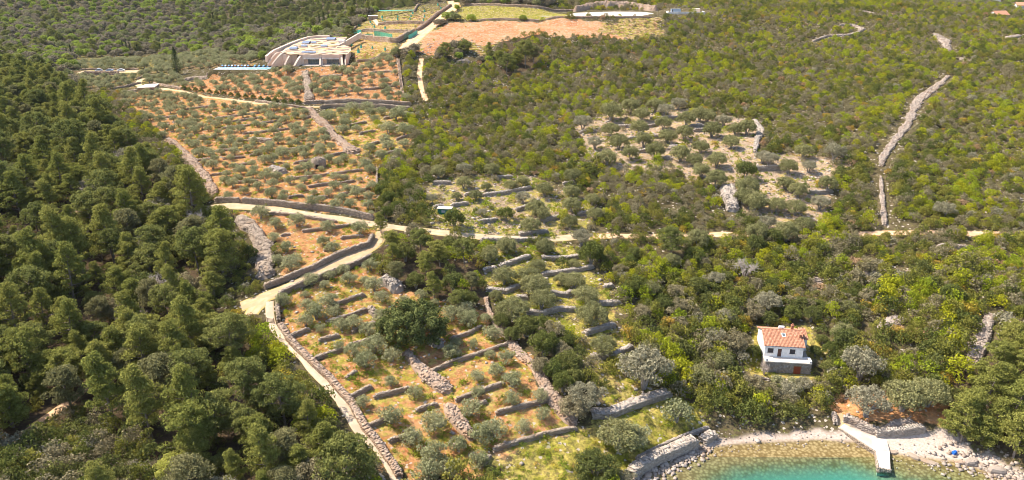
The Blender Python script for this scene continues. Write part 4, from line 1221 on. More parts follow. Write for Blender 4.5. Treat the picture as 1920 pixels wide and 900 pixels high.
AUTO = []
def auto(o, desc, kind_word, px, py):
    """remember a plant; its label is completed from the landmark beside it"""
    AUTO.append((o, desc, kind_word, float(px), float(py))); return o
LANDMARKS = [(110,605,'the upper stone patch among pines'),(215,632,'the lower stone patch among pines'),(185,355,'the leafless purplish tree'),(325,880,'the pale yellow-green tree'),
 (110,775,'the sunlit forest track'),(480,575,'the dirt road junction'),(490,470,'the huge grey stone heap'),(775,600,'the huge round tree'),(733,537,'the flat-topped cairn'),(598,300,'the domed stone hut'),
 (520,322,'the mound beside the hut'),(575,160,'the straight stone ramp'),(620,245,'the diagonal stone strip'),(453,380,'the wooden roadside gate'),(805,700,'the upper rubble strip'),(860,790,'the lower rubble strip'),
 (1010,695,'the collapsed rubble wall'),(333,115,'the lone black cypress'),(450,131,'the swimming pool'),(276,166,'the flat-roofed stone building'),(206,132,'the parked cars'),(1472,655,'the white house'),
 (1206,700,'the large grey olive'),(1396,505,'the silvery dead tree'),(1258,450,'the lone dark pine'),(1108,465,'the dark round evergreen'),(1668,608,'the bare grey stone heap'),(1842,635,'the broad grey stone strip'),
 (1655,855,'the concrete pier'),(1120,870,'the bottom-edge dark bush'),(1170,820,'the wide meadow olive'),(1370,375,'the big pale stone heap'),(1636,512,'the curved pale stone heap'),(835,396,'the green shed'),
 (561,660,'the footpath bend'),(690,760,'the pale lower footpath'),(350,310,'the reddish rubble strip'),(810,500,'the dark central clump'),(1440,760,'the trees above the beach'),(1850,760,'the seaside pines'),
 (1785,464,'the straight pale stone line'),(1580,447,'the bare orange bend of track'),(1656,395,'the thin hillside stone strip'),(640,450,'the road triangle'),(950,413,'the dark bush on rocky terraces'),(1060,540,'the old stone terraces'),(1420,250,'the crooked rubble wall'),(1250,298,'the dark rubble pile'),(1437,320,'the neat straight wall'),(735,65,'the netted walled plot'),(700,32,'the hilltop hut')]
def finish_labels():
    buckets = {}
    for o, desc, kw, px, py in AUTO:
        d_, lx, ly, nm = min((math.hypot(px - a, (py - b) * 1.5), a, b, n) for a, b, n in LANDMARKS)
        ang = math.degrees(math.atan2(-(py - ly), px - lx)) % 360
        dr = ['right of', 'up and right of', 'above', 'up and left of', 'left of', 'down and left of', 'below', 'down and right of'][int((ang + 22.5) // 45) % 8]
        buckets.setdefault((kw, nm, dr), []).append((d_, len(buckets), o, desc))
    nearw = ['nearest', 'second nearest', 'third nearest', 'fourth nearest', 'fifth nearest', 'sixth nearest', 'seventh nearest', 'eighth nearest', 'ninth nearest', 'tenth nearest']
    for (kw, nm, dr), lst in buckets.items():
        lst.sort(key=lambda t: t[0])
        for i, (_, _, o, desc) in enumerate(lst):
            rk = nearw[i] if i < 10 else (ORD[i] if i < 20 else f'{ORD[i - 20]} after twenty')
            o["label"] = f'{desc} {kw}, {rk} {dr} {nm}'

# --- single trees one can point at
hand('carob', 0, 776, 640, 1.0, 'huge round dark-green tree standing on the lower olive terraces', 'carob tree', 'carob_tree')
hand('pine', 2, 1258, 482, 1.12, 'dark broad pine rising alone above the scrub beside the middle road', 'pine tree', 'pine_tree', szs=.85)
hand('dark_oak', 0, 1108, 497, 1.25, 'dark round evergreen at the right end of the old stone terraces', 'evergreen tree', 'evergreen_tree')
hand('grey_olive', 1, 1090, 460, 1.0, 'grey olive leaning over the road behind the dark round evergreen', 'olive tree', 'olive_tree')
hand('grey_olive', 0, 1206, 728, 1.75, 'large grey-green olive above the broad meadow wall', 'olive tree', 'olive_tree')
hand('grey_olive', 1, 1096, 768, 1.25, 'grey olive beside the end of the collapsed rubble wall', 'olive tree', 'olive_tree')
hand('drab_oak', 0, 1075, 785, 1.15, 'drab green bush in front of the grey olive at the rubble wall end', 'bush', 'evergreen_bush')
hand('old_olive', 0, 1160, 838, 1.35, 'wide olive in the grassy meadow near the sea wall', 'olive tree', 'olive_tree', szs=.8)
hand('olive', 1, 1195, 832, 1.35, 'low olive touching the right side of the wide meadow olive', 'olive tree', 'olive_tree')
hand('olive', 3, 1268, 790, 1.7, 'thin sparse olive with bare branches at the right end of the meadow', 'olive tree', 'olive_tree')
hand('bush_oak', 0, 1116, 896, .98, 'big dark-green bush at the bottom edge of the meadow', 'bush', 'evergreen_bush')
hand('grey_olive', 0, 1622, 780, 1.3, 'grey olive directly above the pier ramp', 'olive tree', 'olive_tree')
hand('old_olive', 1, 1690, 770, 1.45, 'broad olive with a pale twisted trunk on bare red ground', 'olive tree', 'olive_tree')
hand('old_olive', 2, 1738, 762, 1.15, 'olive between the broad twisted one and the seaside pines', 'olive tree', 'olive_tree')
hand('grey_olive', 1, 1610, 712, 1.45, 'tall grey tree in the scrub right of the white house', 'olive tree', 'olive_tree', szs=1.15)
hand('bare', 0, 1396, 524, 1.15, 'bare silver-grey dead tree in the scrub above the white house', 'dead tree', 'dead_tree')
hand('bare', 0, 185, 385, 1.45, 'leafless purplish-grey tree among the pines at left', 'bare tree', 'bare_tree')
hand('yellow_bush', 0, 325, 897, 1.0, 'rounded pale yellow-green tree at the bottom edge among pines', 'bush', 'flowering_bush')
hand('olive', 0, 846, 672, 1.0, 'small bright green tree right of the shaded stone heap', 'tree', 'small_tree')
hand('dark_oak', 1, 949, 413, .95, 'dark dense bush in the middle of the rocky terraces', 'bush', 'evergreen_bush')
hand('dark_oak', 0, 852, 428, 1.05, 'dark green bush in front of the small green shed', 'bush', 'evergreen_bush')
hand('bare', 0, 1446, 690, .55, 'crooked nearly leafless tree in front of the stone basement wall', 'bare tree', 'bare_tree')
hand('bare', 0, 1432, 703, .6, 'dark leaning bare tree at the left corner of the white house', 'bare tree', 'bare_tree')
hand('grey_olive', 0, 1271, 206, 1.0, 'silver-grey olive at the top of the old olive grove', 'olive tree', 'olive_tree')
hand('oak', 0, 1398, 336, 1.25, 'bright green round tree above the big pale stone heap', 'tree', 'evergreen_tree')
for i, (px, py, s_) in enumerate([(950, 138, 1.3), (985, 128, 1.55), (1000, 118, 1.3), (968, 122, 1.2), (937, 128, 1.1), (915, 110, .9)]):
    hand('pine', 2 + i, px, py, s_ * .8, ['dark pine, leftmost but one of the small clump below the orange bank', 'tallest dark pine of the clump below the orange bank', 'right-hand dark pine of the clump below the orange bank',
        'dark pine in the middle of the clump below the orange bank', 'leftmost large dark pine of the clump below the orange bank', 'small dark pine apart to the left of the clump below the orange bank'][i], 'pine tree', 'pine_tree', 'dark pines below the orange bank')
hand('cypress', 0, 333, 141, 1.9, 'tall black-green cypress standing alone beside the pool terrace', 'cypress tree', 'cypress_tree', szs=.68)
for i, (px, py, s_, lb) in enumerate([(259, 103, .75, 'cypress standing apart in the green valley meadow'), (232, 98, .8, 'left cypress of the three behind the bright green tree'), (239, 99, .8, 'middle cypress of the three behind the bright green tree'),
        (245, 98, .7, 'right cypress of the three behind the bright green tree'), (301, 96, .55, 'short cypress right of the valley meadow'), (137, 116, 1.0, 'dark cypress left of the parked cars'),
        (401, 45, 1.05, 'lone dark cypress high on the far wooded slope'), (420, 92, .6, 'cypress in the valley behind the pool, right of two'), (407, 93, .5, 'small cypress in the valley behind the pool, left of two'),
        (600, 52, .8, 'thin cypress behind the villa, leftmost of its row'), (608, 50, .9, 'thin cypress behind the villa, in the middle of its row'), (617, 48, .8, 'thin cypress behind the villa, rightmost of its row')]):
    hand('cypress', 0, px, py, s_, lb, 'cypress tree', 'cypress_tree', 'cypresses in the valley')
# centre dark clump
for i, (px, py, s_) in enumerate([(735, 470, .8), (715, 438, .75), (760, 490, .9), (790, 480, .95), (745, 530, .9), (780, 540, .85), (825, 500, 1.0), (815, 560, .85), (850, 545, .85), (870, 500, .95), (885, 545, .75), (842, 470, .8), (800, 515, .85), (735, 500, .8), (880, 575, .7), (860, 585, .7)]):
    if i % 3 == 2: hand('oak', i, px, py, s_ * 1.15, ('rounded', 'tree of the dark clump'), 'evergreen tree', 'evergreen_tree', 'rounded trees of the dark central clump')
    else: hand('pine', i, px, py, s_ * .82, ('bushy', 'clump pine'), 'pine tree', 'pine_tree', 'pines of the dark central clump', szs=.9)
for i, (px, py, s_) in enumerate([(730, 385, .8), (745, 400, .9), (715, 370, .7), (762, 372, .7), (725, 410, .7)]):
    hand('dark_oak', i, px, py, s_, ('dark', 'roadside evergreen bush'), 'bush', 'evergreen_bush', 'dark bushes beside the pale road')
# right-hand seaside pines
for i, (px, py, s_) in enumerate([(1800, 830, 1.05), (1840, 835, .95), (1900, 858, 1.1), (1935, 850, 1.1), (1865, 810, 1.0), (1895, 795, 1.1), (1920, 770, 1.1), (1815, 790, .9), (1850, 760, 1.0), (1885, 745, 1.0), (1925, 725, 1.1), (1830, 725, .85), (1868, 700, .9), (1910, 690, 1.0), (1950, 800, 1.1), (1960, 740, 1.1), (1780, 812, .8), (1895, 665, .9)]):
    hand('pine', (1, 5, 0, 1, 5)[i % 5], px, py, s_ * .95, ('sunlit', 'shore pine'), 'pine tree', 'pine_tree', 'pines on the rocky shore', szs=.95)
# old olives on the central terraces
for i, (px, py, s_) in enumerate([(945, 533, 1.0), (990, 530, 1.0), (1003, 552, 1.05), (1015, 578, 1.05), (1008, 508, .75), (962, 600, 1.15), (1076, 542, .95), (1098, 570, 1.1), (1110, 610, 1.15), (1132, 665, 1.0), (917, 492, .8), (950, 475, .8), (1023, 476, .8), (1076, 503, .6), (930, 562, .5), (1055, 535, .7)]):
    hand('old_olive', i, px, py, s_, ('full-crowned', 'old olive'), 'olive tree', 'olive_tree', 'old olives below the middle road', szs=.9)
for i, (px, py, s_) in enumerate([(985, 632, 1.1), (1010, 625, 1.1), (1035, 640, 1.2), (960, 640, .9), (1020, 668, 1.2), (1050, 670, 1.1), (1065, 700, 1.1), (1040, 710, 1.1), (1015, 700, .9), (1075, 720, 1.0), (1055, 735, .9), (1090, 700, .8), (940, 615, .8), (1060, 650, 1.0)]):
    hand(('oak', 'dark_oak', 'drab_oak')[i % 3], i, px, py, s_ * .95, ('bushy', 'evergreen'), 'evergreen tree', 'evergreen_tree', 'evergreens right of the rubble wall')
for i, (x_, y_) in enumerate([(350,190),(580,195),(500,130),(690,130),(770,170),(345,310),(560,300),(750,260),(925,235),(1030,200),(1085,210),(1210,240),(135,265),(225,410),(410,410),(600,395),(780,365),(910,335),(1120,320),(1300,300),(1390,300),(1270,405),(1035,445),(685,480),(500,490),(320,530),(880,505),(990,545),(1160,545),(1155,700),(1040,630),(1510,520),(1390,770),(1450,880)]):
    px, py = 1060 + x_ / 4.092, 180 + y_ / 4.092
    gr_ = i in (4, 11, 12, 13, 31)
    hand('grey_olive' if gr_ else 'old_olive', i, px, py, (1.08 if i not in (0,) else 1.35) * random.uniform(.88, 1.1), ('silver-grey' if gr_ else 'dark green', 'old round-crowned olive'), 'olive tree', 'olive_tree', ('grey' if gr_ else 'green') + ' olives of the scrub-ringed grove')
for i, (x_, y_) in enumerate([(735,260),(1000,190),(885,310),(1045,300),(860,430),(960,490),(625,600),(795,605),(940,630),(720,745),(1000,760),(1190,440),(1130,590),(550,540),(1240,210)]):
    px, py = 1260 + x_ / 4.09, 250 + y_ / 4.09
    gr_ = i in (0, 3, 9, 12, 14)
    hand('grey_olive' if gr_ else 'old_olive', i, px, py, random.uniform(.85, 1.15), ('silvery' if gr_ else 'green', 'olive on bleached rock'), 'olive tree', 'olive_tree', ('silvery' if gr_ else 'green') + ' olives on bleached rock')
for i, (x_, y_) in enumerate([(310,170),(555,140),(810,150),(545,270),(760,290),(980,280),(1100,250),(1300,340),(1570,210),(1550,360),(1750,420),(1560,490),(1540,640),(1770,570),(1220,520),(1280,570),(1100,410),(720,530),(1170,690),(950,860),(1300,870),(800,920),(250,410),(660,380),(480,380)]):
    px, py = 760 + x_ / 5, 300 + y_ / 5
    gr_ = i in (1, 16, 17, 22)
    hand('grey_olive' if gr_ else 'old_olive', i, px, py, random.uniform(.68, .95) * (.8 if i in (4, 5, 16, 17, 22, 23, 24) else 1), ('ashen' if gr_ else 'mossy-green', 'olive among rocks'), 'olive tree', 'olive_tree', ('ashen' if gr_ else 'mossy') + ' olives above the middle road')

# house and villa sites stay clear
block_line([HOUSE_P[:2] + (-5, 1), HOUSE_P[:2] + (5, 1)], 3.5)
block_line([HOUSE_P[:2] + (-4, 8), HOUSE_P[:2] + (4, 7)], 4.6)
block_line([LODGE_P[:2] + (-16, 16), LODGE_P[:2] + (10, 14)], 20)
block_line([PAD_P[:2] + (-28, 6), PAD_P[:2] + (28, 6)], 22)
block_line([POOL_P[:2] + (-12, 8), POOL_P[:2] + (12, 8)], 10)
block_line([POOL_P[:2] + (-12, -8), POOL_P[:2] + (12, -8)], 8)
block_line([LODGE_P[:2] + (-8, -6), LODGE_P[:2] + (10, -6)], 7)
block_line([LOT_P[:2] + (-18, -12), LOT_P[:2] + (18, -12)], 9)
block_line([LOT_P[:2] + (-18, 0), LOT_P[:2] + (18, 0)], 6)
block_line(PX([(1600, 805), (1650, 830), (1660, 880)]), 5)
SHED_P = PX([(835, 400)])[0]
block_line([SHED_P[:2], SHED_P[:2] + (.1, 0)], 4)
for q_ in ([(1790, 862), (1850, 885), (1930, 910)], [(1425, 715), (1470, 722), (1510, 722)], [(1325, 818), (1400, 822), (1480, 818), (1560, 815)], [(1650, 835), (1700, 838), (1760, 848), (1800, 858)], [(1560, 800), (1600, 815)]):
    block_line(PX(q_), 4.5)
block_line(PX([(1250, 20), (1325, 22)]), 9)

for i, (kd_, px, py, s_) in enumerate([('olive', 1458, 722, .75), ('olive', 1486, 726, .8), ('grey_olive', 1505, 732, .6), ('oak', 1552, 700, .75), ('dark_oak', 1556, 668, .7), ('drab_oak', 1540, 735, .8), ('oak', 1528, 668, .55), ('drab_oak', 1524, 690, .6), ('oak', 1412, 668, .6), ('oak', 1540, 645, .6), ('drab_oak', 1418, 735, .9), ('oak', 1450, 745, .8), ('oak', 1440, 612, .8), ('dark_oak', 1480, 600, .9), ('oak', 1520, 603, .8)]):
    hand(kd_, i, px, py, s_, ({'olive': 'little grey-green', 'grey_olive': 'silvery', 'oak': 'rounded green', 'dark_oak': 'dark green', 'drab_oak': 'brownish'}[kd_], 'garden tree'), 'tree', 'garden_tree', 'trees round the white house')

block_line(PX([(300,168),(345,172),(393,182),(440,188),(480,192),(530,198),(575,198)]), 5.5)
block_line(PX([(575,198),(640,200),(768,201)]), 4.5)
# --- young olives on the red terraces
ol = []
for k, dx, dy, rot, lo, hi, keep in (('A', 4.6, 6.2, .45, .55, 1.08, .97), ('A2', 6.6, 9.0, .4, .95, 1.4, .8), ('B', 5.0, 6.8, .2, .8, 1.1, .97), ('C', 4.9, 6.6, .4, .9, 1.2, .97), ('D', 4.7, 5.4, .5, .62, 1.2, .93), ('V', 5.0, 8.0, .2, .8, 1.2, .9), ('W', 5.0, 7.5, .2, .8, 1.2, .95)):
    pl = ZONES[k]
    x, y = jgrid(*[v for a_ in (0, 1) for v in (pl[:, a_].min(), pl[:, a_].max())], dx, dy, rot, .3)
    ok = (zone_at(x, y) == ZID[k]) & ~blocked(x, y) & (RNG.random(len(x)) < keep)
    for xx, yy in zip(x[ok], y[ok]): ol.append((xx, yy, random.uniform(lo, hi), k))
OL_WHERE = {'A': ('on the wide upper red slope beside the pine wood', 'olives of the wide upper slope'), 'A2': ('right of the diagonal stone strip', 'olives right of the diagonal strip'),
            'B': ('on bare red soil below the terraced villa', 'olives below the villa'), 'C': ('in the triangular plot between the two dirt roads', 'olives of the triangular plot'),
            'D': ('on the lower red terraces beside the footpath', 'olives of the lower terraces'), 'V': ('in the grey grove below the car park', 'olives below the car park'), 'W': ('on the ridge behind the pool', 'olives behind the pool')}
ol.sort(key=lambda o_: math.hypot(o_[0], o_[1]) / o_[2])
OLIVE_LIMIT = 185
for n_, (x, y, s_, k) in enumerate(ol[:OLIVE_LIMIT]):
    size = 'small' if s_ < .95 else ('large' if s_ > 1.15 else 'middling')
    o = plant('young_olive_tree', PR['olive'][n_ % 5], x, y, s_, random.uniform(0, 6.28), None, 'olive tree', OL_WHERE[k][1], .12)
    auto(o, f'{size} grey-green', 'young olive', *proj(x, y, float(gz(x, y)) + 1.5)[:2])
    block_line([(x, y), (x + .01, y)], 1.6)
rest = ol[OLIVE_LIMIT:]
rest = [r_ for r_ in rest if not (r_[3] in 'VW' and r_[1] > 560)]
if rest:
    a_ = np.array([(r_[0], r_[1], gz(r_[0], r_[1]) - .12) for r_ in rest]); s_ = np.array([[r_[2]] * 3 for r_ in rest])
    stuff('olive_grove', a_, s_, RNG.uniform(0, 6.3, len(rest)), RNG.integers(0, 5, len(rest)), [p.joined for p in PR['olive']])
    for r_ in rest: block_line([(r_[0], r_[1]), (r_[0] + .01, r_[1])], 1.6)

# --- pine wood on the left
x, y = jgrid(-360, 10, 70, 460, 5.5, 5.7, .3, .45)
ok = (zone_at(x, y) == ZID['L']) & ~blocked(x, y)
gap = vnoise(x / 16, y / 16, 71)
ok &= gap > .13
x, y = x[ok], y[ok]
z = gz(x, y); v_ = in_frame(x, y, z + 4)
x, y, z = x[v_], y[v_], z[v_]
sc = RNG.uniform(.6, 1.4, len(x)) * (.82 + .35 * vnoise(x / 25, y / 25, 72))
od = np.argsort(np.hypot(x, y) / sc)
PINE_LIMIT = 240
idx = RNG.choice([0, 1, 1, 1, 2, 3, 4, 5, 5], len(x))
pxs, pys, _ = proj(x, y, z + 4)
other = RNG.random(len(x)) < .20
cnt = 0; ocnt = 0; used = np.zeros(len(x), bool)
for i in od:
    if cnt >= PINE_LIMIT: break
    if not (-20 < pxs[i] < 1940 and -20 < pys[i] < 930): continue
    used[i] = True
    if other[i]:
        ocnt += 1
        kd = ['oak', 'drab_oak', 'grey_olive', 'oak', 'drab_oak', 'bare'][ocnt % 6]
        o = plant({'bare': 'bare_tree'}.get(kd, 'broadleaf_tree'), random.choice(PR[kd]), x[i], y[i], sc[i] * 1.1, RNG.uniform(0, 6.28), None, {'bare': 'bare tree'}.get(kd, 'tree'), 'broadleaved trees inside the left pine wood', .2)
        auto(o, {'oak': 'rounded green', 'drab_oak': 'brownish-green', 'grey_olive': 'silvery', 'bare': 'leafless grey'}[kd], 'wood tree', pxs[i], pys[i])
        continue
    cnt += 1
    big = 'tall' if sc[i] > 1.2 else ('middling' if sc[i] > .95 else 'small')
    tone = {0: 'olive-green', 1: 'olive-green', 2: 'dark', 3: 'dark bare-stemmed', 4: 'greyish', 5: 'bushy'}[int(idx[i])]
    wh = 'in the shaded lower left pine wood' if pys[i] > 600 else 'in the left pine wood beside the dirt road junction'
    o = plant('pine_tree', PR['pine'][idx[i]], x[i], y[i], sc[i], RNG.uniform(0, 6.28), None, 'pine tree', 'pines ' + wh, .2)
    o.scale = (sc[i], sc[i], sc[i] * random.uniform(.85, 1.22))
    auto(o, f'{big} {tone}', 'pine', pxs[i], pys[i])
r_ = ~used
stuff('pine_wood', np.stack([x[r_], y[r_], z[r_] - .2], 1), np.repeat(sc[r_][:, None], 3, 1), RNG.uniform(0, 6.3, r_.sum()), idx[r_], [p.joined for p in PR['pine']])
# understorey of the wood
x, y = jgrid(-330, 20, 80, 420, 3.6, 3.6, .1, .48)
ok = (zone_at(x, y) == ZID['L']) & ~blocked(x, y) & (RNG.random(len(x)) < .75)
x, y = x[ok], y[ok]; z = gz(x, y); v_ = in_frame(x, y, z)
x, y, z = x[v_], y[v_], z[v_]
us = SH['dark'] + SH['oak'] + SH['mid'][:1] + SH['drab'][:1]
sc = RNG.uniform(.7, 1.4, (len(x), 1)) * np.array([[1, 1, 1.0]])
stuff('wood_undergrowth', np.stack([x, y, z - .1], 1), sc, RNG.uniform(0, 6.3, len(x)), RNG.integers(0, len(us), len(x)), [p.crown for p in us])

# --- scrub on the open hillside
def scrub_mix(x, y):
    """index into the scrub sources, clustered by kind"""
    a = vnoise(x / 13, y / 13, 81); b_ = vnoise(x / 9, y / 9, 82)
    r = RNG.random(len(x))
    out = np.zeros(len(x), int)
    pb = np.clip(.08 + .90 * (a - .33), .05, .55)        # bright share
    pd = np.clip(.85 * (b_ - .18), .10, .60)            # drab share
    out[:] = 1
    out[r < pb] = 0
    m_ = r > 1 - pd; out[m_] = 3
    m_ = (out == 1) & (RNG.random(len(x)) < .36); out[m_] = 2
    m_ = (RNG.random(len(x)) < .035); out[m_] = 4
    m_ = (RNG.random(len(x)) < .03); out[m_] = 5
    m_ = (RNG.random(len(x)) < .16) & (out == 1); out[m_] = 6
    m_ = (RNG.random(len(x)) < .012); out[m_] = 7
    return out
KINDS_ = ['bright', 'mid', 'dark', 'drab', 'gold', 'olive_grey', 'oak', 'rust']
flat_ = [(k, i) for k in KINDS_ for i in range(len(SH[k]))]
start = {k: [i for i, f in enumerate(flat_) if f[0] == k] for k in KINDS_}
xs, ys = [], []
for (y0, y1, st_) in ((70, 260, 2.15), (260, 400, 2.45), (400, 640, 3.0)):
    x, y = jgrid(-420, 420, y0, y1, st_, st_, .2, .48)
    k_ = in_frame(x, y, gz(x, y), 520, 140)
    xs.append(x[k_]); ys.append(y[k_])
x, y = np.concatenate(xs), np.concatenate(ys)
zn = zone_at(x, y)
inbay = in_poly(x, y, BAY)
valley = (y > 380) & (x < -10 + (y - 380) * .25)
keep = (zn == 0) & ~inbay & ~blocked(x, y) & ~valley
dens = vnoise(x / 7, y / 7, 91)
keep &= RNG.random(len(x)) < np.clip(.55 + dens * .8, 0, .97)
# stragglers in the semi-open zones
for k, pr_ in (('F', .10), ('H', .16), ('G', .07), ('O', .03), ('P', .30), ('A2', .03), ('E', .012), ('D', .02), ('K', .06), ('N', .5), ('S', .97), ('Q', .5), ('T', .45), ('Y', .0), ('Z', .02), ('U', .03)):
    keep |= (zn == ZID[k]) & ~blocked(x, y) & ~inbay & (RNG.random(len(x)) < pr_)
x, y, zn = x[keep], y[keep], zn[keep]; z = gz(x, y)
kind = scrub_mix(x, y)
kx, ky, _ = proj(x, y, z)
sea_ = (kx > 1080) & (kx < 1600) & (ky > 540) & (kind == 0) & (RNG.random(len(x)) < .65)
dr_ = (kind == 3) & (ky > 470) & (RNG.random(len(x)) < .45)
kind[dr_] = RNG.choice([6, 1, 1, 0], dr_.sum())
kind[sea_] = RNG.choice([6, 6, 3, 2, 1], sea_.sum())
in_s = zn == ZID['S']
kind[in_s] = RNG.choice([1, 2, 3, 3, 5, 6, 6], in_s.sum())
idx = np.array([random.choice(start[KINDS_[k]]) for k in kind])
sc = (RNG.uniform(.55, 1.2, len(x)) ** 1.0) * (.75 + .5 * vnoise(x / 12, y / 12, 92))
# bigger bushes towards the sea
pxs, pys, _ = proj(x, y, z)
sc *= np.interp(pys, [0, 250, 450, 620, 800], [1.2, 1.2, 1.3, 1.55, 1.6])
open_ = np.isin(zn, [ZID[k] for k in 'POEDKUYZ'])
sc[open_] *= .5
sc[np.isin(zn, [ZID['P'], ZID['O']])] *= .62
sc[np.isin(zn, [ZID['K'], ZID['U']])] *= .7
zs_ = RNG.uniform(.8, 1.35, len(x))
sv = np.stack([sc, sc, sc * zs_], 1)
vis = (pxs > 0) & (pxs < 1920) & (pys > 0) & (pys < 900)
od = np.argsort(-sc / np.hypot(x, y) - (~vis) * -1e3 * 0 + np.where(vis, 0, 1e3))
SHRUB_LIMIT = 290
used = np.zeros(len(x), bool)
ADJ = {'bright': 'bright yellow-green', 'mid': 'mid-green', 'dark': 'dark green', 'drab': 'brownish-green', 'gold': 'golden', 'olive_grey': 'silver-grey', 'oak': 'deep olive-green', 'rust': 'rust-coloured'}
for i in od[:SHRUB_LIMIT]:
    used[i] = True
    k, j = flat_[idx[i]]
    if pxs[i] > 1340: wh = 'in the thick scrub around the white house and beach' if pys[i] > 560 else 'in the scrub above the white house'
    elif pys[i] > 690: wh = 'near the meadow and sea wall'
    else: wh = 'in the scrub between the old stone terraces and house'
    o = plant('shrub', SH[k][j], x[i], y[i], 1.0, RNG.uniform(0, 6.28), None, 'shrub', f'{ADJ[k]} shrubs {wh}', .12)
    auto(o, ADJ[k], 'shrub', pxs[i], pys[i])
    o.scale = tuple(sv[i])
r_ = ~used
stuff('hillside_scrub', np.stack([x[r_], y[r_], z[r_] - .12], 1), sv[r_], RNG.uniform(0, 6.3, r_.sum()), idx[r_], [SH[k][j].crown for k, j in flat_])
# taller evergreen trees in the scrub towards the sea
x, y = jgrid(5, 330, 90, 260, 5.2, 5.2, .3, .48)
z = gz(x, y); pxs, pys, _ = proj(x, y, z)
pr_ = np.interp(pys, [380, 470, 560, 700, 860], [0, .18, .40, .55, .4]) * np.interp(pxs, [1080, 1170, 1420, 1560, 1800], [.2, 1.5, 1.4, .55, .4])
keep = (zone_at(x, y) == 0) & ~in_poly(x, y, BAY) & ~blocked(x, y) & (RNG.random(len(x)) < pr_) & in_frame(x, y, z, 100, 20)
tcnt = 0
for xx, yy, pp, qq in zip(x[keep], y[keep], pxs[keep], pys[keep]):
    q = random.random()
    kd = 'oak' if q < .34 else ('drab_oak' if q < .48 else ('dark_oak' if q < .68 else ('grey_olive' if q < .80 else 'old_olive')))
    adj = {'oak': 'green rounded', 'drab_oak': 'brownish-green rounded', 'dark_oak': 'dark rounded', 'grey_olive': 'silvery wild olive-like', 'old_olive': 'dull olive-green'}[kd]
    wh = 'rising from the scrub left of the white house' if pp < 1420 else 'rising from the scrub right of the white house'
    o = plant('scrub_tree', random.choice(PR[kd]), xx, yy, random.uniform(.65, 1.1), random.uniform(0, 6.28), None, 'tree', f'{adj} trees {wh}', .2)
    auto(o, adj, 'tree', pp, qq)
    tcnt += 1

# --- the wooded valley and slopes far behind
xs, ys = [], []
for (y0, y1, st_) in ((380, 560, 5.4), (560, 800, 6.4), (800, 1200, 8.5)):
    x, y = jgrid(-560, 560, y0, y1, st_, st_, .2, .48)
    k_ = in_frame(x, y, gz(x, y), 520, 140); xs.append(x[k_]); ys.append(y[k_])
x, y = np.concatenate(xs), np.concatenate(ys); z = gz(x, y)
valley = (y > 380) & (x < -10 + (y - 380) * .25)
fpx, fpy, _ = proj(x, y, z)
front = (fpx > 140) & (fpx < 480) & (fpy > 108) & (y < 640)
keep = (zone_at(x, y) == 0) & ~front & (valley | (y > 620)) & ~blocked(x, y) & (RNG.random(len(x)) < .93)
x, y, z = x[keep], y[keep], z[keep]
a = vnoise(x / 45, y / 30, 61); b_ = vnoise(x / 20, y / 20, 62); r = RNG.random(len(x))
idx = np.full(len(x), 1)
meadow = np.exp(-(((x + 215) / 110) ** 2 + ((y - 570) / 42) ** 2))
idx[r < .26 + .8 * (a > .56) * .5 + meadow * .8] = 0
idx[r > .66 - .32 * (b_ > .45)] = 2
dk = (y > 790) & (x > -330) & (x < 150) & (RNG.random(len(x)) < .6); idx[dk] = 3 + RNG.integers(0, 2, dk.sum())
pk = RNG.random(len(x)) < .07; idx[pk] = 3
srcs = [SH['far_green'][0].joined, SH['far_mid'][0].joined, SH['far_drab'][0].joined, PR['pine'][2].joined, PR['pine'][3].joined]
s1 = RNG.uniform(.5, 1.1, len(x))
s1[(x > 150)] *= .8
opn = np.clip(meadow * 1.2, 0, .75); k2 = RNG.random(len(x)) > opn
x, y, z, idx = x[k2], y[k2], z[k2], idx[k2]; s1 = RNG.uniform(.5, 1.1, len(x)); s1[(x > 150)] *= .8
stuff('far_woodland', np.stack([x, y, z - .3], 1), np.stack([s1, s1, s1 * RNG.uniform(.75, 1.1, len(x))], 1), RNG.uniform(0, 6.3, len(x)), idx, srcs)
# strip of pines on the crest behind the hilltop saplings
for i, (px, py, s_) in enumerate([(658, 38, 1.0), (690, 30, .9), (712, 22, 1.0), (735, 16, 1.1), (755, 10, 1.0), (775, 6, 1.0), (640, 46, .8), (700, 14, 1.1)]):
    hand('pine', i, px, py, s_ * .95, ('dark', 'crest pine'), 'pine tree', 'pine_tree', 'pines on the crest')

# --- low weeds, tufts and loose stones
x, y = jgrid(-140, 140, 90, 330, 1.35, 1.35, .4, .5)
zn = zone_at(x, y)
pw = {'D': .5, 'E': .5, 'C': .38, 'A': .28, 'A2': .35, 'F': .5, 'H': .55, 'G': .3, 'Y': .6}
prob = np.zeros(len(x))
for k, v in pw.items(): prob[zn == ZID[k]] = v
prob *= np.clip(vnoise(x / 9, y / 9, 95) * 2.2 - .4, 0, 1.6)
k_ = RNG.random(len(x)) < prob
x, y = x[k_], y[k_]; s1 = RNG.uniform(.6, 1.7, len(x))
stuff('weed_tufts', np.stack([x, y, gz(x, y) - .03], 1), np.repeat(s1[:, None], 3, 1), RNG.uniform(0, 6.3, len(x)), RNG.choice([0, 0, 1, 1, 2], len(x)), [p.crown for p in WEED])
x, y = jgrid(-150, 260, 90, 420, 1.5, 1.5, .2, .5)
zn = zone_at(x, y)
prob = np.full(len(x), .035)
for k, v in {'G': .34, 'H': .34, 'F': .18, 'O': .3, 'P': .2, 'D': .05, 'E': .03, 'A': .03, 'A2': .10, 'C': .03, 'L': 0, 'B': .04}.items(): prob[zn == ZID[k]] = v
prob *= np.clip(vnoise(x / 8, y / 8, 96) * 2.6 - .5, .1, 2)
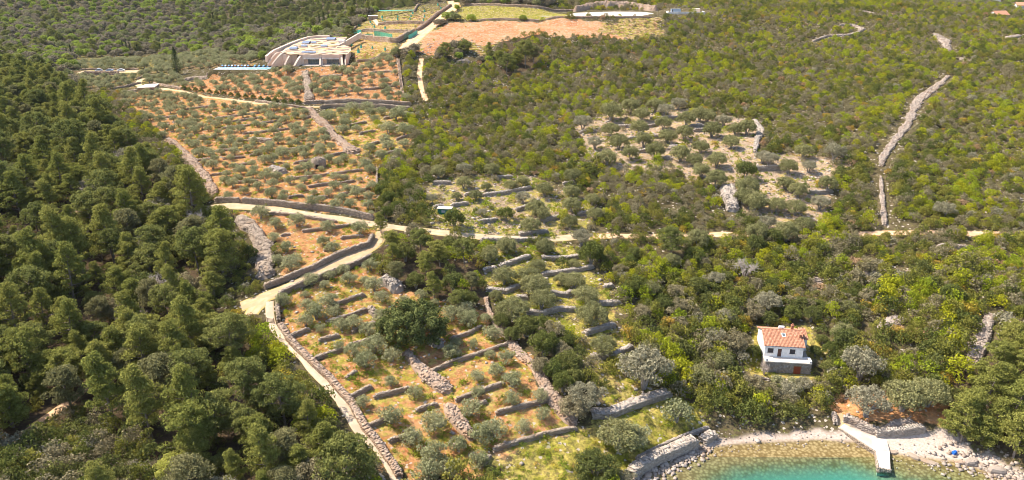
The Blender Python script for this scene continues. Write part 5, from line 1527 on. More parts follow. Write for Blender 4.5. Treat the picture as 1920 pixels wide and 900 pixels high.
k_ = (RNG.random(len(x)) < prob) & ~in_poly(x, y, BAY)
x, y = x[k_], y[k_]; n_ = len(x)
sz = RNG.uniform(.10, .36, n_) * RNG.uniform(.7, 1.4, n_)
lo_ = link('loose_stones', stones_mesh('loose_stones', np.stack([x, y, gz(x, y) + sz * .2], 1), np.stack([sz * 1.3, sz, sz * .6], 1), RNG.uniform(0, 6.3, n_), M['stone_grey']))
lo_['kind'] = 'stuff'
# rocks along the shore
C_, H_ = [], []
segs, L_ = resample(SHORE, .35)
pxs_ = proj(segs[:, 0], segs[:, 1], np.zeros(len(segs)))[0]
for (qx, qy), pp in zip(segs, pxs_):
    dn = np.interp(pp, [1150, 1320, 1380, 1560, 1640, 1720, 1780, 1840, 1950], [6.0, 5, 2, .8, 2, 2, 4, 7, 7])
    wd = np.interp(pp, [1150, 1320, 1400, 1560, 1700, 1780, 1840, 1950], [1.3, 1.6, 2.0, 2.0, 3.5, 3.0, 2.6, 2.6])
    for _ in range(np.random.poisson(dn) if False else int(dn + random.random())):
        ox, oy = random.gauss(0, wd * .7), random.gauss(.6, wd * .8)
        s_ = random.uniform(.08, .30) * (1.3 if pp > 1770 or pp < 1330 else .6)
        X_, Y_ = qx + ox, qy + oy
        C_.append((X_, Y_, float(gz(X_, Y_)) + s_ * .25)); H_.append((s_ * 1.2, s_, s_ * .7))
so = link('shore_rocks', stones_mesh('shore_rocks', np.array(C_), np.array(H_), RNG.uniform(0, 6.3, len(C_)), M['shore'], .35))
so['kind'] = 'stuff'

# ------------------------------------------------------------------ the white house
hs = empty('white_house', (HOUSE_P[0], HOUSE_P[1], HOUSE_P[2]), HOUSE_RZ)
set_props(hs, 'white house with orange tiled roof above a stone basement near the bay', 'house')
b_ = MB(); b_.box(-4.9, 4.9, .12, 10.4, -1.2, 2.75); b_.build('basement', M['stone_grey'], hs)
C_, H_ = [], []
for r_i in range(9):
    zc = .15 + r_i * .31; xq = -5.0 + (r_i % 2) * .22
    while xq < 5.0:
        wq = random.uniform(.22, .44)
        if not (1.35 < xq + wq / 2 < 3.0 and zc < 2.0):
            C_.append((xq + wq / 2, .1, zc)); H_.append((wq / 2 * .96, random.uniform(.09, .14), .145))
        xq += wq
for sx_ in (-4.93, 4.93):
    for r_i in range(9):
        for yq in np.arange(.3, 10, .45): C_.append((sx_, yq, .15 + r_i * .31)); H_.append((.1, .21, .145))
so = link('stones', stones_mesh('stones', np.array(C_), np.array(H_), np.zeros(len(C_)), M['stone_grey'], .12), hs); so['kind'] = 'stuff'
d_ = MB(); d_.box(1.42, 2.14, -.02, .1, 0, 1.95); d_.box(2.16, 2.88, -.02, .1, 0, 1.95); dr = d_.build('basement_door', M['door_red'], hs); dr['label'] = 'red-brown double basement door'
f_ = MB(); f_.box(1.3, 1.42, -.05, .13, 0, 2.07); f_.box(2.88, 3.0, -.05, .13, 0, 2.07); f_.box(1.42, 2.88, -.05, .13, 1.95, 2.07); f_.build('frame', M['wood'], dr)
t_ = MB(); t_.box(-5.15, 5.15, -.2, 2.6, 2.76, 3.0); t_.build('terrace_slab', M['concrete'], hs)
p_ = MB(); p_.box(4.55, 5.1, -.1, 1.9, 3.0, 3.45); p_.build('parapet', M['concrete_white'], hs)
p_ = MB(); p_.box(-5.1, -4.75, -.1, 1.0, 3.0, 3.5); p_.build('parapet', M['concrete_white'], hs)
X0, X1, Y0, Y1, ZF, ZE, ZRG = -5.0, 3.5, 2.1, 10.4, 3.0, 5.85, 7.65
holes = [(-4.4, -3.0, 3.95, 5.15, 'w'), (-2.15, -1.15, 3.0, 5.12, 'd'), (.5, 1.85, 3.95, 5.15, 'w')]
wl = MB()
xs_ = [X0] + [v for h_ in holes for v in h_[:2]] + [X1]
for i in range(0, len(xs_), 2): wl.box(xs_[i], xs_[i + 1], Y0, Y0 + .35, ZF, ZE)
for a0, a1, z0, z1, _ in holes:
    wl.box(a0, a1, Y0, Y0 + .35, z1, ZE)
    if z0 > ZF: wl.box(a0, a1, Y0, Y0 + .35, ZF, z0)
wl.box(X0, X0 + .35, Y0 + .35, Y1 - .35, ZF - .6, ZE); wl.box(X1 - .35, X1, Y0 + .35, Y1 - .35, ZF - .6, ZE); wl.box(X0, X1, Y1 - .35, Y1, ZF - .6, ZE)
ym = (Y0 + Y1) / 2
for gx in (X0, X1 - .35):
    bq = len(wl.v)
    wl.v += [(gx, Y0, ZE), (gx, Y1, ZE), (gx, ym, ZRG), (gx + .35, Y0, ZE), (gx + .35, Y1, ZE), (gx + .35, ym, ZRG)]
    for f in ((0, 2, 1), (3, 4, 5), (0, 3, 5, 2), (1, 2, 5, 4)): wl.f.append(tuple(bq + q for q in f))
wl.build('wall', M['plaster'], hs)
for a0, a1, z0, z1, kd in holes:
    m_ = MB(); m_.box(a0 + .06, a1 - .06, Y0 + .13, Y0 + .2, z0 + .06 * (kd == 'w'), z1 - .06)
    if kd == 'w':
        for k_ in range(6): m_.box(a0 + .1, a1 - .1, Y0 + .1, Y0 + .13, z0 + .12 + k_ * .17, z0 + .22 + k_ * .17)
    o = m_.build('window_shutter' if kd == 'w' else 'door', M['shutter'] if kd == 'w' else M['door_brown'], hs)
    f_ = MB(); f_.box(a0, a0 + .06, Y0 + .04, Y0 + .22, z0, z1); f_.box(a1 - .06, a1, Y0 + .04, Y0 + .22, z0, z1); f_.box(a0 + .06, a1 - .06, Y0 + .04, Y0 + .22, z1 - .06, z1)
    f_.build('frame', M['white'], o)
    if kd == 'w':
        s_ = MB(); s_.box(a0 - .08, a1 + .08, Y0 - .1, Y0 + .2, z0 - .08, z0); s_.build('sill', M['concrete'], o)
    else:
        s_ = MB(); s_.box(a1 - .2, a1 - .14, Y0 + .06, Y0 + .13, 4.0, 4.1); s_.build('handle', M['silver'], o)

def tiled_slope(e0, e1, r0, r1, name, parent, tw=.30, tl=.42):
    """clay tiles between eave e0-e1 and ridge r0-r1"""
    e0, e1, r0, r1 = map(Vector, (e0, e1, r0, r1))
    nc = int((e1 - e0).length / tw); nr = int((r0 - e0).length / tl)
    V, F, T = [], [], []
    nrm = (e1 - e0).cross(r0 - e0).normalized()
    if nrm.z < 0: nrm = -nrm
    for j in range(nr):
        for i in range(nc):
            u0, u1 = i / nc, (i + 1) / nc; v0, v1 = j / nr - .01, (j + 1) / nr + .012
            def P_(u, v): return (e0.lerp(e1, u)).lerp(r0.lerp(r1, u), v)
            up = .05 + random.uniform(-.008, .008); tn = random.random() ** 1.3
            bq = len(V)
            for v, k in ((v0, .045), (v1, 0)):
                for u, hh in ((0, .0), (.25, .8), (.62, .8), (.86, 0)):
                    V.append(tuple(P_(u0 + (u1 - u0) * u, v) + nrm * (hh * .09 + up + k))); T.append(tn)
            for a in range(3): F.append((bq + a, bq + a + 1, bq + 5 + a, bq + 4 + a))
            F.append((bq, bq + 3, bq + 2, bq + 1))
    o = link(name, mesh_np(name, np.array(V), F, M['tile'], attrs={'tint': np.array(T)}), parent)
    o['kind'] = 'stuff'
    return o
rf = MB()
ov = .32; sl_ = (ZRG - ZE) / (ym - Y0)
ze = ZE - ov * sl_ + .05
for yy, sg in ((Y0 - ov, 1), (Y1 + ov, -1)):
    a = [(X0 - ov, yy, ze), (X1 + ov, yy, ze), (X1 + ov, ym, ZRG + .05), (X0 - ov, ym, ZRG + .05)]
    bq = len(rf.v)
    rf.v += a + [(q[0], q[1], q[2] + .12) for q in a]
    for f in ((0, 1, 2, 3), (4, 5, 6, 7), (0, 1, 5, 4), (1, 2, 6, 5), (2, 3, 7, 6), (3, 0, 4, 7)): rf.f.append(tuple(bq + q for q in f))
roof = rf.build('roof', M['tile'], hs)
tiled_slope((X0 - ov, Y0 - ov, ze + .1), (X1 + ov, Y0 - ov, ze + .1), (X0 - ov, ym, ZRG + .15), (X1 + ov, ym, ZRG + .15), 'tiles', roof)
tiled_slope((X0 - ov, Y1 + ov, ze + .1), (X1 + ov, Y1 + ov, ze + .1), (X0 - ov, ym, ZRG + .15), (X1 + ov, ym, ZRG + .15), 'tiles', roof)
q_ = MB(); q_.tube((X0 - ov, ym, ZRG + .2), (X1 + ov, ym, ZRG + .2), .16, .16, 8, True); q_.build('ridge_tiles', M['tile'], roof)
ch = MB(); ch.box(2.75, 3.25, 4.1, 4.6, 6.3, 7.75); ch.box(2.68, 3.32, 4.03, 4.67, 7.75, 7.86); ch.build('chimney', M['tile'], roof)
ch = MB(); ch.box(1.5, 2.05, 7.0, 7.55, 7.0, 8.55); ch.box(1.43, 2.12, 6.93, 7.62, 8.55, 8.67); ch.tube((1.78, 7.27, 8.67), (1.78, 7.27, 8.95), .2, .2, 8, True); ch.build('chimney', M['tile'], roof)
sk = MB()
def on_slope(y): return ZE + (y - Y0) * sl_ + .2
sk.obox((-.62, 4.75, on_slope(4.75) + .05), (.42, .55, .08), 0, math.atan(sl_)); so = sk.build('skylight', M['white'], roof)
sk = MB(); sk.obox((-.62, 4.75, on_slope(4.75) + .10), (.30, .42, .06), 0, math.atan(sl_)); sk.build('pane', M['glass'], so)
tk = MB(); tk.tube((-1.25, 7.3, 7.95), (-.05, 7.3, 7.95), .32, .32, 10, True); tk.box(-1.1, -.9, 7.1, 7.5, 7.2, 7.7); tk.box(-.4, -.2, 7.1, 7.5, 7.2, 7.7); tk.build('water_tank', M['white'], roof)
ax = MB(); ax.box(3.52, 5.2, 6.0, 9.6, 2.2, 5.75); an = ax.build('annex', M['plaster'], hs)
tiled_slope((3.84, 5.7, 5.78), (5.5, 5.7, 5.78), (3.84, 9.7, 6.7), (5.5, 9.7, 6.7), 'tiles', an)
ax = MB(); ax.poly([(3.84, 5.75, 5.77), (5.45, 5.75, 5.77), (5.45, 9.7, 6.66), (3.84, 9.7, 6.66)]); ax.build('roof', M['tile'], an)
gt = MB(); gt.tube((X0 - ov, Y0 - ov - .04, ze), (X1 + ov, Y0 - ov - .04, ze), .06, .06, 6, True); gt.build('gutter', M['silver'], hs)

# ------------------------------------------------------------------ pier
def pl(px, z): return [tuple(float(v) for v in px_plane(a, b_, z)) for a, b_ in px]
PZ = .85
pe = pl([(1642.6, 846), (1668, 846), (1669.5, 879), (1647, 877)], PZ)
pm = MB(); pm.prism(pe, -1.6, PZ)
pier = pm.build('pier', M['concrete'])
set_props(pier, 'pale concrete pier jutting into the turquoise water', 'pier')
r1_ = [px_plane(a, b_, z) for a, b_, z in ((1574, 801, 1.5), (1583, 795, 1.6), (1630, 817, 1.0), (1661, 819, .9), (1668, 845.6, PZ), (1642.8, 845.6, PZ))]
rm = MB(); rm.prism([(float(a), float(b_)) for a, b_ in r1_], [-.8] * 6, [1.5, 1.6, 1.0, .9, PZ + .01, PZ + .01])
rm.build('ramp', M['roof_grey'], pier)
C_, H_, A_ = [], [], []
edge = [tuple(float(v) for v in px_plane(1573, 802, 1.2)), tuple(float(v) for v in px_plane(1641.5, 848, .6)), tuple(float(v) for v in px_plane(1646, 879, .6)), tuple(float(v) for v in px_plane(1669.5, 881, .6))]
ep, _ = resample(edge, .4); et = tangents(ep)
for (x_, y_), t_ in zip(ep, et):
    zt = np.interp(x_, [edge[0][0], edge[1][0]], [1.35, PZ - .12])
    for r_i in range(4):
        C_.append((x_ + random.uniform(-.06, .06), y_ - .02, zt - .15 - r_i * .32)); H_.append((random.uniform(.15, .26), .15, .17)); A_.append(math.atan2(t_[1], t_[0]))
so = link('stones', stones_mesh('stones', np.array(C_), np.array(H_), np.array(A_), M['stone'], .2), pier); so['kind'] = 'stuff'

# flat slabs of rock in the shallows and a blue bundle
def rock(px, py, L, Wd, h, rz, label, mat='stone'):
    p = PX([(px, py)])[0]
    n = 11; m_ = MB()
    ring = []
    for k in range(n):
        a = 2 * math.pi * k / n; q = random.uniform(.8, 1.12)
        ring.append((L / 2 * math.cos(a) * q, Wd / 2 * math.sin(a) * q))
    rz_ = [Vector((a, b_, 0)) for a, b_ in ring]
    rings = [(1.0, -.4), (1.0, h * .55), (.82, h * .95), (.4, h * 1.08)]
    for s_, z_ in rings: m_.v += [(a * s_, b_ * s_, z_ + random.uniform(-.05, .05)) for a, b_ in ring]
    for r_i in range(3):
        for k in range(n): m_.f.append((r_i * n + k, r_i * n + (k + 1) % n, (r_i + 1) * n + (k + 1) % n, (r_i + 1) * n + k))
    m_.f.append(tuple(3 * n + k for k in range(n)))
    o = m_.build('flat_rock', M[mat], attrs={'tint': np.full(len(m_.v), .3)}, loc=(p[0], p[1], max(p[2], -.15)), rotz=rz)
    return set_props(o, label, 'rock')
rock(1712, 856, 2.6, 1.3, .35, -.9, 'dark flat rock at the water edge right of the pier')
rock(1741, 867, 4.2, 1.3, .3, -.45, 'long dark flat rock in the shallows below the white shingle')
rock(1673, 848, 2.0, 1.2, .25, .1, 'greyish flat rock touching the right side of the pier')
rock(1822, 868, 3.0, 1.8, .8, .3, 'pale boulder among shore rocks under the right-hand pines', 'shore')
rock(1868, 885, 3.4, 2.0, 1.0, -.3, 'large pale boulder near the bottom right corner', 'shore')
rock(1800, 868, 2.2, 1.2, .5, -.4, 'reddish boulder below the blue bundle', 'stone_red')
rock(1215, 893, 1.8, 1.2, .6, .5, 'pale boulder at the foot of the sea wall', 'shore')
p = PX([(1789, 851)])[0]
m_ = MB(); m_.obox((0, 0, .3), (.42, .3, .3), .4); m_.obox((.1, 0, .65), (.22, .2, .1), .8)
set_props(m_.build('blue_bundle', plain_mat("blue_sheet", (.01, .10, .42), (.02, .14, .5), 3), loc=tuple(p)), 'small bright blue bundle lying by the shore rocks below the pines', 'bundle')

# ------------------------------------------------------------------ shed, huts, gate
sh = empty('green_shed', (SHED_P[0], SHED_P[1], SHED_P[2]), R(-8))
set_props(sh, 'small dark-green shed with a pale flat roof beside a broken stone wall', 'shed')
m_ = MB(); m_.box(-2.1, 2.1, -1.1, 1.1, -.5, 1.7); m_.build('wall', M['shed_green'], sh)
m_ = MB(); m_.box(-2.3, 2.2, -1.25, 1.2, 1.7, 1.85); m_.build('roof', M['roof_grey'], sh)
m_ = MB(); m_.box(-.9, .3, -1.14, -1.1, .6, 1.3); wn_2 = m_.build('window', M['bluegrey'], sh)
m_ = MB(); m_.box(.9, 1.6, -1.14, -1.1, -.2, 1.5); m_.build('door', M['shed_green'], sh)

def ring_hut(px, py, r_, h, dome, name, label):
    p = PX([(px, py)])[0]
    C_, H_, A_ = [], [], []
    e = empty(name, tuple(p)); set_props(e, label, 'hut')
    z_ = -.3
    while z_ < h + dome:
        rr = r_ if z_ < h else r_ * math.sqrt(max(0.02, 1 - ((z_ - h) / dome) ** 2)) * .96
        k = max(int(2 * math.pi * rr / .5), 3)
        for i in range(k):
            a = 2 * math.pi * (i + random.random() * .4) / k
            if z_ < 1.5 and abs((a + math.pi / 2 + math.pi) % (2 * math.pi) - math.pi) < .32: continue
            C_.append((rr * math.cos(a), rr * math.sin(a), z_)); H_.append((.2, .28, .17)); A_.append(a)
        z_ += .3
    m_ = MB(); n = 14; prof = [(r_ * .93, -.4), (r_ * .93, h)] + [(r_ * .93 * math.cos(q), h + (dome - .1) * math.sin(q)) for q in (.5, 1.0, 1.4)]
    for rr, zz_ in prof: m_.v += [(rr * math.cos(2 * math.pi * k / n), rr * math.sin(2 * math.pi * k / n), zz_) for k in range(n)]
    for i in range(len(prof) - 1):
        for k in range(n): m_.f.append((i * n + k, i * n + (k + 1) % n, (i + 1) * n + (k + 1) % n, (i + 1) * n + k))
    m_.f.append(tuple((len(prof) - 1) * n + k for k in range(n)))
    m_.build('wall', M['stone'], e)
    so = link('stones', stones_mesh('stones', np.array(C_), np.array(H_), np.array(A_), M['stone'], .25), e); so['kind'] = 'stuff'
    m_ = MB(); m_.box(-.42, .42, -r_ * 1.0, -r_ * .9, -.2, 1.4); m_.build('doorway_shade', M['rubber_and_shade'], e)  # near-black slab stands in for the shade inside the open entrance
    m_ = MB(); m_.box(-.7, .7, -r_ * 1.12, -r_ * .85, 1.4, 1.65); m_.build('lintel', M['stone_grey'], e, attrs={'tint': np.full(8, .5)})
ring_hut(598, 312, 2.3, 1.9, 1.3, 'stone_hut', 'round domed dry-stone hut on the upper olive terraces')
# hilltop hut with shade net
p = PX([(700, 37)])[0]
e = empty('hilltop_hut', tuple(p), R(5)); set_props(e, 'small stone hut with flat roof at the edge of the hilltop terraces', 'hut')
m_ = MB(); m_.box(-3, 3, -2, 2, -1, 2.5); m_.build('wall', M['stone_red'], e, attrs={'tint': np.full(8, .4)})
m_ = MB(); m_.box(-3.2, 3.2, -2.2, 2.2, 2.5, 2.75); m_.build('roof', M['concrete'], e)
m_ = MB(); m_.box(-.9, 0, -2.05, -2, 0, 1.9); m_.build('door', M['wood'], e)
m_ = MB(); m_.box(-2.4, -1.6, -2.05, -2, .8, 1.7); m_.build('window', M['glass'], e)
def net_mat():
    m, nt, out = new_mat("net_fabric"); h = NT(nt)
    d = h.n("ShaderNodeBsdfDiffuse"); d.inputs[0].default_value = (.03, .33, .23, 1)
    t = h.n("ShaderNodeBsdfTransparent"); mx = h.n("ShaderNodeMixShader"); mx.inputs[0].default_value = .45
    h.l(d.outputs[0], mx.inputs[1]); h.l(t.outputs[0], mx.inputs[2]); h.l(mx.outputs[0], out.inputs[0])
    return m
M['net_open'] = net_mat()
p = PX([(745, 27)])[0]
e = empty('shade_net', (p[0], p[1] + 2, p[2]), R(12)); set_props(e, 'green shade netting stretched beside the hilltop hut', 'netting')
for x_ in (-12, -4, 4, 12):
    for y_ in (-1.5, 1.5):
        m_ = MB(); m_.tube((x_, y_, -1.5), (x_, y_, 2.4), .06, .06, 5, True); m_.build('post', M['wood'], e)
m_ = MB(); m_.box(-12.5, 12.5, -1.8, 1.8, 2.4, 2.46); m_.build('net', M['net'], e)

def fence(px, h, label, mat='net_open', name='net_fence', step=3.0, cat='fence'):
    P_ = PX(px); q, L = resample(P_, step)
    o0 = (q[0][0], q[0][1], float(gz(*q[0])))
    e = empty(name, o0); set_props(e, label, cat)
    for x_, y_ in q:
        z_ = float(gz(x_, y_)); m_ = MB(); m_.tube((x_ - o0[0], y_ - o0[1], z_ - o0[2] - .3), (x_ - o0[0], y_ - o0[1], z_ - o0[2] + h), .05, .05, 5, True); m_.build('post', M['wood'], e)
    m_ = MB()
    for (a0, a1), (c0, c1) in zip(q[:-1], q[1:]):
        t_ = Vector((c0 - a0, c1 - a1, 0)).normalized(); n_ = Vector((-t_.y, t_.x, 0)) * .02
        za, zb = float(gz(a0, a1)) - o0[2], float(gz(c0, c1)) - o0[2]
        m_.prism([(a0 - o0[0] - n_.x, a1 - o0[1] - n_.y), (c0 - o0[0] - n_.x, c1 - o0[1] - n_.y), (c0 - o0[0] + n_.x, c1 - o0[1] + n_.y), (a0 - o0[0] + n_.x, a1 - o0[1] + n_.y)], [za + .1, zb + .1, zb + .1, za + .1], [za + h, zb + h, zb + h, za + h])
    m_.build('net', M[mat], e)
fence([(650, 67), (664, 65), (678, 64)], 2.6, 'green netting along the left end of the walled plot', 'net')
fence([(702, 69), (714, 70), (736, 75)], 3.2, 'long green net fence inside the front of the walled plot')
fence([(766, 74), (774, 70), (783, 64)], 2.2, 'green net lying along the outside right corner of the walled plot', 'net')
fence([(655, 70), (680, 71), (700, 72)], 2.2, 'faint net fence left of the long one in the walled plot')

# wooden gates
def gate(px, py, rz, label, w=1.5, h=1.3):
    p = PX([(px, py)])[0]; e = empty('wooden_gate', tuple(p), rz); set_props(e, label, 'gate')
    for s_ in (-1, 1):
        m_ = MB(); m_.box(s_ * w / 2 - .07, s_ * w / 2 + .07, -.07, .07, -.2, h + .15); m_.build('post', M['wood'], e)
    for k in range(4):
        m_ = MB(); m_.box(-w / 2 + .07, w / 2 - .07, -.03, .03, .15 + k * .3, .28 + k * .3); m_.build('plank', M['wood'], e)
gate(452.5, 381, R(-3), 'small wooden gate in the roadside wall', 1.0)
gate(508, 606, R(-15), 'dark wooden gate across the top of the footpath', 1.8)

# ------------------------------------------------------------------ saplings in green guards
for i, (a, b_) in enumerate([(305,435),(490,385),(520,425),(560,465),(740,490),(690,305),(700,345),(740,392),(910,395),(950,335),(955,290),(1120,385),(1160,335),(1175,285),(1205,235),(1385,350),(1405,293),(1405,200),(1680,150),(1630,92),(1015,525),(175,775),(335,810),(525,820),(740,850),(290,892)]):
    px, py = 640 + a / 9, b_ / 9
    p = PX([(px, py)])[0]; e = empty('netted_sapling', tuple(p), random.uniform(0, 6)); s_ = random.uniform(.65, .95) * (1.6 if i in (0, 25) else 1); e.scale = (s_,) * 3
    zone_ = 'below the walled plot' if py > 84 else ('on the terrace behind the walled plot' if py > 47 else 'on the upper grassy hilltop terrace')
    set_props(e, None, 'sapling', 'netted saplings ' + zone_)
    auto(e, 'green-netted', 'sapling', px, py)
    m_ = MB(); m_.tube((0, 0, -.1), (0, 0, 1.5), .62, .62, 8); m_.build('mesh_guard', M['net'], e)
    m_ = MB(); m_.tube((0, 0, -.1), (0, 0, 1.8), .05, .03, 5); m_.build('stem', M['bark'], e)
    c_ = link('crown', SH['olive_grey'][0].crown, e, (0, 0, 1.0)); c_.scale = (.45, .45, .8)
# clipped round shrubs by the track
BALL = make_shrub(700, M['dark'], 1.9, 1.25, 16, .55, 60, .25, .15, .4)
hedge_px = [(345,168),(355,170),(367,171),(378,173),(393,174),(406,176),(420,178),(433,180),(447,182),(461,184),(475,185),(489,187),(503,189),(516,191),(533,193),(547,193),(560,194)]
for i, (px, py) in enumerate(hedge_px):
    p = PX([(px, py)])[0]
    o = plant('clipped_shrub', BALL, p[0], p[1], random.uniform(.95, 1.15), random.uniform(0, 6), f'clipped round dark shrub beside the farm track, ' + (f'{ORD[i]} from the left end of its row' if i < 9 else f'{ORD[len(hedge_px)-1-i]} from the right end of its row'), 'shrub', 'clipped shrubs beside the track', .15)

# ------------------------------------------------------------------ terraced villa with curved walls
lg = empty('terraced_villa', (LODGE_P[0] - 4.5, LODGE_P[1] + 3.0, LODGE_P[2]), 0)
lg.scale = (.86, 1.0, .8)
set_props(lg, 'low cream modern villa with curved fin walls and solar panels set into the hill', 'villa')
def lz(z_): return z_
m_ = MB()
# front walls of the rooms, set back behind the terraces
for x0, x1 in ((-8.6, -7.4), (1.8, 3.6), (13.6, 15.6)): m_.box(x0, x1, 0, 6, 0, 6.5)
m_.box(-20.5, -11.8, 2.4, 6, 0, 6.0); m_.box(-27.5, -21.4, 4.4, 8, 0, 5.2)
m_.build('wall', M['beige'], lg)
for x0, x1 in ((-7.4, 1.8), (3.6, 13.6)):
    m_ = MB(); m_.box(x0, x1, -.4, 5, 3.7, 6.5); m_.build('parapet', M['beige'], lg)
    m_ = MB(); m_.box(x0 - .1, x1 + .1, -.9, -.4, 3.55, 3.9); m_.build('canopy', M['concrete_white'], lg)
    w0 = MB(); n_p = 5; wd = (x1 - x0 - 2.2) / n_p
    w0.box(x0 + 2.0, x1 - .2, 1.3, 1.36, 3.45, 3.6); w0.box(x0 + 2.0, x1 - .2, 1.3, 1.36, 0.02, .14)
    wf = w0.build('window', M['white'], lg)
    for k in range(n_p):
        g_ = MB(); g_.box(x0 + 2.0 + k * wd + .05, x0 + 2.0 + (k + 1) * wd - .05, 1.31, 1.35, .15, 3.44); g_.build('pane', M['glass'], wf)
    m_ = MB(); m_.box(x0, x0 + 2.0, 1.2, 1.5, 0, 3.6); m_.box(x0, x1, 1.6, 4.5, 0, .02); m_.build('wall', M['beige'], lg)
    m_ = MB(); m_.box(x0 - .3, x1 + .3, -3.2, 1.3, -.6, .12); m_.build('patio', M['concrete'], lg)
w0 = MB(); w0.box(-10.6, -8.7, 1.2, 1.3, .1, 3.2); w0.build('window', M['glass'], lg)
def fin(pts, wdt, name='fin_wall', mat='beige_lit', dx=0.0):
    """curved retaining fin: pts = (x, y, ztop)"""
    m_ = MB()
    n = len(pts)
    for x_, y_, z_ in pts:
        m_.v += [(x_ - wdt / 2, y_, -1.0), (x_ + wdt / 2, y_, -1.0), (x_ + wdt / 2, y_, z_), (x_ - wdt / 2, y_, z_)]
    m_.f += [(0, 1, 2, 3), tuple((n - 1) * 4 + q for q in (3, 2, 1, 0))]
    for i in range(n - 1):
        for a in range(4):
            b2 = (a + 1) % 4
            m_.f.append((i * 4 + a, i * 4 + b2, i * 4 + 4 + b2, i * 4 + 4 + a))
    return m_.build(name, M[mat], lg)
for xt, xb, yb, zt, w_f in ((-7.6, -11.6, -5.5, 6.9, 1.1), (-9.6, -10.4, -2.5, 6.6, .7), (2.1, 2.9, -3.5, 6.8, .9), (3.4, 3.7, -2.5, 6.8, .8), (13.9, 16.2, -4.0, 6.9, 1.1), (17.0, 17.6, -3.0, 6.5, .9),
                            (-14.4, -18.2, -2.5, 7.0, .9), (-19.0, -26.0, -1.5, 7.2, .9), (-23.2, -29.0, .5, 6.9, .9)):
    pts = []
    for k in range(8):
        u = k / 7
        pts.append((xt + (xb - xt) * u ** 1.3, 5 + (yb - 5) * u, zt * (1 - .93 * max(0, (u - .25) / .75) ** 1.5)))
    fin(pts, w_f)
# stepped roof decks, each with a wavy cream kerb
M['roof_cream'] = plain_mat("roof_gravel", (.50, .37, .27), (.44, .30, .17), .35, .95)
def roof_z(y_): return 6.5 + .112 * max(y_, 0)
def roof_x(y_):
    return np.interp(y_, [-1, 5, 12, 20, 28, 35, 41], [-14, -22, -22, -20.5, -18.5, -16, -10]), np.interp(y_, [-1, 8, 16, 22, 30, 41], [18.5, 19, 17, 11, 10, 9])
gx_, gy_ = 26, 30
m_ = MB()
for j_ in range(gy_ + 1):
    yy = -.2 + 41 * j_ / gy_; a0, a1 = roof_x(yy)
    for i_ in range(gx_ + 1):
        xx = a0 + (a1 - a0) * i_ / gx_
        m_.v.append((xx, yy, roof_z(yy) + .12 * math.sin(xx * .9 + yy * .6)))
for j_ in range(gy_):
    for i_ in range(gx_):
        b2 = j_ * (gx_ + 1) + i_; m_.f.append((b2, b2 + 1, b2 + gx_ + 2, b2 + gx_ + 1))
m_.build('roof', M['roof_cream'], lg)
m_ = MB(); m_.box(-8.6, 18.3, 5, 9, 0, 6.4); m_.box(17.6, 18.4, -.2, 9, 0, 6.6); m_.build('wall', M['beige'], lg)
for ax0, ax1, ay, amp, fr_ in ((-14, -2, 2.6, .8, .5), (0, 9, 2.2, .6, .7), (8, 18, 4.0, 1.0, .4), (-20, -11, 7.5, 1.0, .5), (-9, 4, 8.5, .9, .6), (5, 17, 9.5, .8, .6), (-19, -9, 13.5, 1.2, .5), (-7, 8, 14.0, .7, .7), (9, 17, 14.5, .8, .5),
                                 (-19, -8, 20.5, 1.0, .5), (-6, 10, 20, 1.2, .4), (-17, -5, 28.5, 1.2, .4), (-3, 9, 28, .8, .6), (-13, 3, 34, 1.0, .5), (0, 9, 38, .5, .5)):
    kb = MB(); n = 12
    pts = [(ax0 + (ax1 - ax0) * k / n, ay + amp * math.sin((ax0 + (ax1 - ax0) * k / n) * fr_ + ay)) for k in range(n + 1)]
    for (a0, a1), (c0, c1) in zip(pts[:-1], pts[1:]):
        zk = roof_z(ay); kb.prism([(a0, a1 - .3), (c0, c1 - .3), (c0, c1 + .5), (a0, a1 + .5)], zk - .5, zk + .5)
    kb.build('kerb', M['beige_lit'], lg)
M['roof_grass'] = plain_mat("dry_roof_planting", (.46, .34, .15), (.36, .30, .12), .8, .95)
for x0, x1, y0, y1, zz_ in ((-9, 0, 3.5, 6.5, 0), (4, 12, 3.5, 6.8, 0), (-14, -9, 10.5, 13, 1), (-4, 5, 10.5, 13.2, 1), (8, 15, 10.5, 13, 1), (-9, -3, 17, 20, 2), (2, 8, 17, 20, 2), (-16, -12, 17, 20, 2), (-6, -2, 24, 27, 3), (2, 6, 24, 28, 3)):
    m_ = MB(); zb = roof_z((y0 + y1) / 2)
    n = 12; m_.prism([((x0 + x1) / 2 + (x1 - x0) / 2 * math.cos(2 * math.pi * k / n), (y0 + y1) / 2 + (y1 - y0) / 2 * math.sin(2 * math.pi * k / n)) for k in range(n)], zb - .1, zb + .18)
    m_.build('roof_planting', M['roof_grass'], lg)
